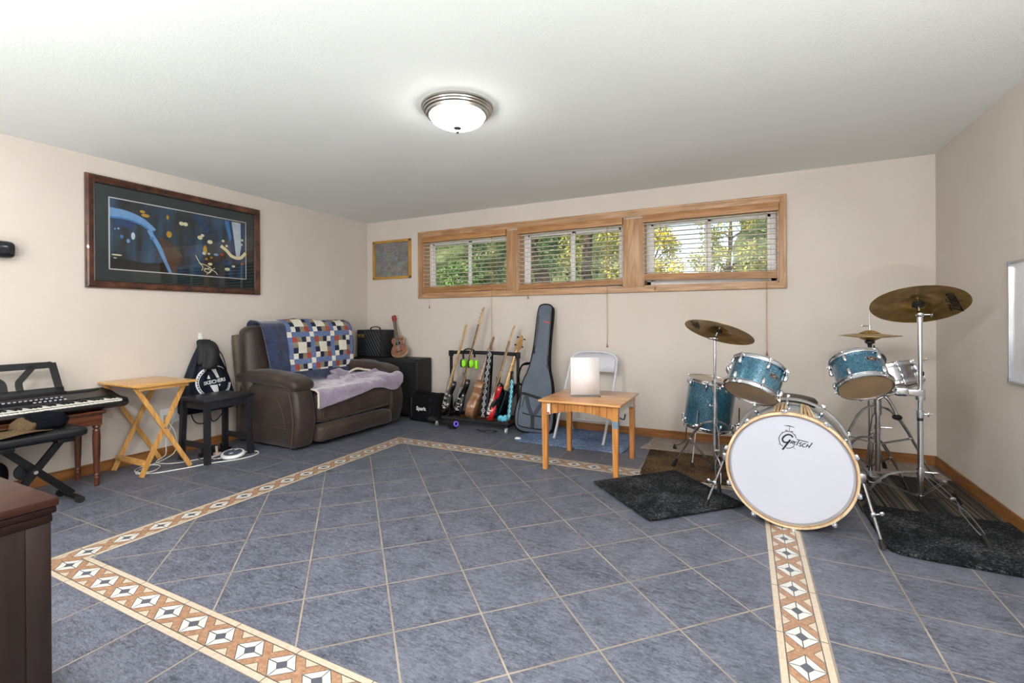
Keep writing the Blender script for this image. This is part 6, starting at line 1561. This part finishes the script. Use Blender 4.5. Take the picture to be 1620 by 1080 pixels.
# ---- cymbals
BRZ = T('cymbal_bronze'); v = BRZ.obj(); x, y, z = BRZ.xyz(v); rr = BRZ.f('SQRT', BRZ.f('ADD', BRZ.f('MULTIPLY', x, x), BRZ.f('MULTIPLY', y, y)))
gv = BRZ.f('SINE', BRZ.f('MULTIPLY', rr, 2600.)); n = BRZ.noise(v, 11, 5, .6); h_ = BRZ.voro(v, 60)
BRZ.set(Base_Color=BRZ.ramp(n, [(.3, hexc('846c3e')), (.5, hexc('a98b50')), (.7, hexc('c6a86a'))]), Metallic=.95, Roughness=.33); BRZ.bump(BRZ.f('ADD', BRZ.f('MULTIPLY', gv, .25), BRZ.f('MULTIPLY', h_, .9)), .12, .002)
def cymbal(name, c, n, R_, label, rot=0., logo=None, dish=.020, bell=.032, group='cymbals of the drum kit', flip=1):
    n = Vector(n).normalized(); F = frame(n, (1, 0, 0)).to_4x4(); F.translation = Vector(c); F = F @ Matrix.Rotation(rot, 4, 'Z')
    pr = [(R_, -dish - .0005), (R_, -dish), (R_ * .8, -dish * .68), (R_ * .55, -dish * .36), (R_ * .32, -dish * .10), (.055 * R_ / .25 + .02, .002), (.045 * R_ / .25 + .012, bell * .45), (.028, bell * .85), (.010, bell), (.006, bell)]
    lo = [(a, z - .0016) for a, z in reversed(pr[1:])]
    o = root(name, c, label, 'cymbal', group)
    me = B(); me.lathe(pr + lo + [pr[0]], 80)
    ob = part('disc', me, BRZ.m, o, world=False, sharp=60); ob.matrix_basis = Matrix.Translation(-Vector(c)) @ F; MW[ob] = F
    if logo:
        b = B(); b.text(logo[0], logo[1], TR((logo[2] * R_, logo[3] * R_, 0), (0, 0, logo[4])) @ Matrix.Diagonal((flip, 1, 1, 1)), italic=.35, bold=.0012, t=.0003)
        b.v = [(x, y, -dish * ((x * x + y * y) ** .5 / R_) ** 1.35 - .0030 - z * .1) for x, y, z in b.v]
        lo_ = part('logo', b, M('cymbal_ink', '0a0a0a', .5, var=0), ob, world=False, label='black maker logo'); MW[lo_] = F
    return o, F
cymL, FL_ = cymbal('crash_cymbal', (-.158, 3.620, 1.070), (.27, .345, 1), .232, 'bronze crash cymbal tilted on the left stand beside the blue toms', logo=('Zildjian', .062, -.66, -.16, math.radians(-95)), flip=-1)
cymR, FR_ = cymbal('ride_cymbal', (.936, 3.625, 1.240), (.028, .51, 1), .235, 'large bronze cymbal on the tall stand by the right wall', logo=('Zildjian', .078, .66, -.10, math.radians(64)), flip=-1, dish=.016)
HX, HY = .800, 4.140
cymbal('hi_hat_cymbal', (HX, HY, 1.040), (0, 0, 1), .182, 'upper bronze hi-hat cymbal of the pair near the back wall', dish=.018, bell=.022, group='hi-hat cymbals')
o2, _f = cymbal('hi_hat_cymbal', (HX, HY, 1.004), (0.0, 0.0, -1), .182, 'lower bronze hi-hat cymbal of the pair near the back wall', dish=.018, bell=.022, group='hi-hat cymbals')

# ---- stands
def foot_leg(r, hub, knee, foot, brace, wire=False):
    hub, knee, foot, brace = map(Vector, (hub, knee, foot, brace)); d = (foot - knee).normalized(); side = d.cross(Vector((0, 0, 1))).normalized()
    b = B()
    if wire:
        for s in (-1, 1):
            mid = knee.lerp(foot, .42)
            b.tube([hub, hub.lerp(mid, .35) + side * s * .016, hub.lerp(mid, .85) + side * s * .014, mid + side * s * .003, mid.lerp(foot, .2) + side * s * .015, mid.lerp(foot, .7) + side * s * .013, foot - d * .055], .0032, 7, smooth=4)
    else:
        for s in (-1, 1): b.tube([hub + side * s * .008, knee + side * s * .009, foot - d * .045], .0075, 4, flat=(.45, 1.0, tuple(side)), smooth=4)
    b.box(tuple(knee.lerp(foot, .3) - Vector((.010, .010, .008))), tuple(knee.lerp(foot, .3) + Vector((.010, .010, .008))), .003)
    lg = part('leg', b, CHRD, r)
    b = B(); m = knee.lerp(foot, .3)
    for s in (-1, 1): b.tube([brace + side * s * .006, m + side * s * .008], .0055, 4, flat=(.35, 1, tuple(side)))
    b.cyl(m - side * .014, m + side * .014, .0045, n=8); part('brace', b, CHRD, lg)
    b = B(); b.tube([foot - d * .075, foot - d * .03, Vector((foot.x, foot.y, .012)) - Vector((d.x, d.y, 0)) * .004, Vector((foot.x, foot.y, .012)) + Vector((d.x, d.y, 0)) * .02], [.008, .0125, .0155, .009], 12); part('rubber_foot', b, RUB, lg)
def clamp(b, x, y, z, s=1, wing=(1, -.3)):
    b.cyl((x, y, z - .020), (x, y, z + .020), .0175 * s, n=16); d = Vector((wing[0], wing[1], 0)).normalized(); e = Vector((x, y, z)) + d * .036 * s
    b.cyl((x, y, z), tuple(e), .0045, n=8); b.ball(tuple(e), .015 * s, 10, (.45, .45, 1))
# left cymbal stand
SX_, SY_ = -.190, 3.630
r = root('cymbal_stand', (SX_, SY_, 0), 'chrome cymbal stand with splayed tripod legs left of the bass drum', 'cymbal stand', 'cymbal stands of the drum kit')
b = B(); b.cyl((SX_, SY_, .075), (SX_, SY_, .66), .0125, n=18); b.cyl((SX_, SY_, .66), (SX_, SY_, 1.010), .0092, n=16); part('tube', b, CHR, r)
b = B(); clamp(b, SX_, SY_, .655); part('height_clamp', b, CHR, r)
b = B(); clamp(b, SX_, SY_, .53, .9, (-1, -.2)); part('height_clamp', b, CHR, r)
b = B(); b.cyl((SX_, SY_, .405), (SX_, SY_, .445), .019, n=16); part('leg_collar', b, CHR, r)
b = B(); b.cyl((SX_, SY_, .068), (SX_, SY_, .095), .017, n=16); part('lower_collar', b, CHR, r)
foot_leg(r, (SX_, SY_, .425), (-.305, 3.685, .36), (-.500, 3.815, .018), (SX_, SY_, .082))
foot_leg(r, (SX_, SY_, .425), (-.180, 3.53, .36), (-.150, 3.335, .018), (SX_, SY_, .082), True)
foot_leg(r, (SX_, SY_, .425), (-.09, 3.66, .37), (.080, 3.70, .035), (SX_, SY_, .082))
b = B(); b.ball((SX_, SY_, 1.010), .018, 14); b.cyl((SX_ - .03, SY_ - .01, 1.012), (SX_ + .02, SY_, 1.008), .006, n=10); b.ball((SX_ - .036, SY_ - .012, 1.012), .012, 8, (.5, 1, 1)); b.cyl((SX_, SY_, 1.01), tuple(FL_ @ Vector((0, 0, .048))), .0042, n=8); part('tilter', b, CHR, r)
b = B(FL_); b.cyl((0, 0, -.018), (0, 0, -.002), .020, n=16); b.cyl((0, 0, .030), (0, 0, .045), .018, n=16); part('felts', b, RUB, r)
# tom holder on the left stand
r = root('tom_holder', (SX_, SY_, .66), 'chrome arm clamped to the left cymbal stand holding the left rack tom', 'tom holder')
b = B(); b.cyl((SX_, SY_, .685), (SX_, SY_, .715), .022, n=16); b.cyl((SX_, SY_, .70), (-.125, 3.56, .70), .012, n=12); b.ball((-.118, 3.55, .70), .024, 14); part('clamp', b, CHR, r)
b = B(); b.tube([(-.118, 3.55, .70), (-.118, 3.46, .695), (-.105, 3.36, .715), (-.085, 3.315, .84), (-.080, 3.31, .87)], .0062, 10, smooth=5); part('rod', b, CHR, r)
b = B(); b.soft((-.083, 3.305, .825), (.022, .020, .026), .014, (.004, 0, 0), 6); b.cyl((-.083, 3.30, .825), (-.035, 3.24, .82), .012, n=12); part('bracket', b, CHR, r)
# right cymbal stand
SX_, SY_ = .940, 3.605
r = root('cymbal_stand', (SX_, SY_, 0), 'tall chrome cymbal stand with low tripod legs in front of the right wall', 'cymbal stand', 'cymbal stands of the drum kit')
b = B(); b.cyl((SX_, SY_, .075), (SX_, SY_, .585), .0150, n=18); b.cyl((SX_, SY_, .585), (SX_, SY_, 1.150), .0120, n=18); part('tube', b, CHR, r)
b = B(); clamp(b, SX_, SY_, .575, 1.05, (1, -.1)); b.box((SX_ + .03, SY_ - .006, .570), (SX_ + .062, SY_ + .006, .582), .003); part('height_clamp', b, CHR, r)
b = B(); b.cyl((SX_, SY_, .535), (SX_, SY_, .552), .0155, n=16); part('black_band', b, BLK, r)
b = B(); b.cyl((SX_, SY_, .212), (SX_, SY_, .255), .021, n=18); b.cyl((SX_, SY_, .23), (SX_ + .07, SY_ - .02, .235), .005, n=8); b.ball((SX_ + .07, SY_ - .02, .235), .014, 8, (1, .4, .5)); part('leg_collar', b, CHR, r)
b = B(); b.cyl((SX_, SY_, .066), (SX_, SY_, .09), .019, n=16); part('lower_collar', b, CHR, r)
foot_leg(r, (SX_, SY_, .235), (SX_ + .05, SY_ - .12, .215), (1.085, 3.120, .030), (SX_, SY_, .078), True)
foot_leg(r, (SX_, SY_, .235), (SX_ + .10, SY_ + .07, .215), (1.175, 3.790, .022), (SX_, SY_, .078), True)
foot_leg(r, (SX_, SY_, .235), (SX_ - .16, SY_ - .02, .20), (.645, 3.605, .025), (SX_, SY_, .078))
b = B(); b.cyl((SX_, SY_, 1.125), (SX_, SY_, 1.160), .0155, n=16); b.ball((SX_, SY_, 1.170), .022, 16); b.cyl((SX_, SY_, 1.168), (SX_ + .045, SY_ - .012, 1.168), .006, n=10); b.ball((SX_ + .050, SY_ - .013, 1.168), .016, 12, (.35, 1, 1)); b.cyl((SX_, SY_, 1.17), tuple(FR_ @ Vector((0, 0, .045))), .0045, n=8); part('tilter', b, CHR, r)
b = B(FR_); b.cyl((0, 0, -.022), (0, 0, -.004), .030, n=20); part('felt', b, RUB, r)
r = root('tom_holder', (SX_, SY_, .69), 'chrome multi clamp on the right cymbal stand reaching to the right rack tom', 'tom holder')
b = B(); b.cyl((SX_, SY_, .66), (SX_, SY_, .72), .024, n=16); b.box((SX_ - .12, SY_ - .05, .685), (SX_ + .005, SY_ - .005, .725), .008); b.soft((SX_ - .10, SY_ - .04, .71), (.035, .022, .028), .015, (0, 0, 0), 6); part('clamp', b, CHR, r)
b = B(); b.tube([(SX_ - .13, SY_ - .05, .70), (SX_ - .18, SY_ - .08, .69), (SX_ - .215, SY_ - .115, .76), (SX_ - .235, SY_ - .14, .83)], .0068, 10, smooth=5); b.soft((SX_ - .225, SY_ - .145, .80), (.02, .02, .026), .012, (0, 0, 0), 5); part('rod', b, CHR, r)
# hi-hat stand
r = root('hi_hat_stand', (HX, HY, 0), 'chrome hi-hat stand holding the pair of small cymbals near the back wall', 'hi-hat stand')
b = B(); b.cyl((HX, HY, .06), (HX, HY, .55), .013, n=16); b.cyl((HX, HY, .55), (HX, HY, .955), .0095, n=16); part('tube', b, CHR, r)
b = B(); b.cyl((HX, HY, .95), (HX, HY, 1.20), .0032, n=10); part('pull_rod', b, CHR, r)
b = B(); b.cyl((HX, HY, 1.062), (HX, HY, 1.095), .008, n=12); b.cyl((HX, HY, 1.09), (HX - .045, HY - .01, 1.092), .0035, n=8); b.ball((HX - .045, HY - .01, 1.092), .008, 8, (1, .4, 1)); part('clutch', b, CHR, r)
b = B(); b.lathe([(0, 0), (.012, 0), (.014, .025), (.030, .035), (.030, .048), (0, .048)], 20, TR((HX, HY, .935))); b.cyl((HX + .022, HY - .01, .955), (HX + .024, HY - .01, .92), .005, n=8); part('cymbal_seat', b, BLK, r)
b = B(); clamp(b, HX, HY, .54); part('height_clamp', b, CHR, r)
b = B(); b.box((HX - .035, HY - .14, .012), (HX + .035, HY + .10, .022), .004); b.box((HX - .028, HY - .13, .05), (HX + .028, HY + .09, .058), .003); part('pedal', b, CHRD, r)
foot_leg(r, (HX, HY, .30), (.86, 4.06, .27), (.965, 3.930, .022), (HX, HY, .09)); foot_leg(r, (HX, HY, .30), (.70, 4.12, .27), (.585, 4.10, .028), (HX, HY, .09)); foot_leg(r, (HX, HY, .30), (.85, 4.25, .27), (.95, 4.45, .022), (HX, HY, .09))
# snare stand
NX, NY = .800, 3.930
r = root('snare_stand', (NX, NY, 0), 'chrome snare stand with wide legs and black tightening knob behind the bass drum', 'snare stand')
b = B(); b.cyl((NX, NY, .12), (NX, NY, .60), .0145, n=16); part('tube', b, CHRD, r)
b = B(); b.cyl((NX, NY, .50), (NX, NY, .60), .022, n=16); b.cyl((NX, NY, .40), (NX, NY, .43), .019, n=14); b.cyl((NX, NY, .415), (NX + .075, NY - .01, .418), .004, n=8); part('leg_collar', b, CHRD, r)
foot_leg(r, (NX, NY, .56), (.93, 3.99, .47), (1.165, 4.12, .022), (NX, NY, .30)); foot_leg(r, (NX, NY, .56), (.68, 3.88, .49), (.50, 3.83, .028), (NX, NY, .30)); foot_leg(r, (NX, NY, .56), (.80, 4.05, .47), (.82, 4.30, .022), (NX, NY, .30), True)
b = B(); b.tube([(NX, NY, .60), (NX + .045, NY, .62), (NX + .085, NY - .005, .55), (NX + .10, NY - .01, .505)], .009, 10, smooth=3); part('tilter_arm', b, CHRD, r)
b = B(); b.ball((NX + .102, NY - .012, .492), .024, 14, (1.2, 1.2, .75)); part('knob', b, RUB, r)
for e in ((-.10, -.06), (.13, -.05), (.02, .14)):
    base_ = Vector((.845, 3.93, .675)); p_ = msn @ Vector((e[0] * 1.18, e[1] * 1.18, .015)); b = B(); b.tube([(NX + .04, NY, .615), tuple(base_.lerp(p_, .3) + Vector((0, 0, -.03))), tuple(p_ - Vector((0, 0, .02))), tuple(p_ + Vector((0, 0, .04)))], .006, 6, smooth=4, flat=(1.4, .5, (0, 0, 1))); ar = part('basket_arm', b, CHRD, r)
    b = B(); b.soft(tuple(p_ + Vector((0, 0, .035))), (.010, .010, .016), .008, (0, 0, 0), 4); part('rubber_grip', b, RUB, ar)
# throne
TX, TY = .262, 3.960
r = root('drum_throne', (TX, TY, 0), 'round dark brown drum throne just showing above the bass drum', 'stool')
b = B(); b.lathe([(0, .515), (.18, .515), (.200, .530), (.203, .556), (.188, .574), (.14, .586), (0, .590)], 48, TR((TX, TY, 0))); part('seat', b, M('throne_vinyl', '2c2320', .45, var=.2), r)
b = B(); b.cyl((TX, TY, .14), (TX, TY, .52), .015, n=14); part('post', b, CHRD, r)
for k in range(3):
    a = .6 + 2 * PI * k / 3; b = B(); b.tube([(TX, TY, .36), (TX + .21 * math.cos(a), TY + .21 * math.sin(a), .022)], .008, 8); lg = part('leg', b, CHRD, r)
    b = B(); b.cyl((TX + .20 * math.cos(a), TY + .20 * math.sin(a), .04), (TX + .215 * math.cos(a), TY + .215 * math.sin(a), .014), .012, n=10); part('rubber_foot', b, RUB, lg)
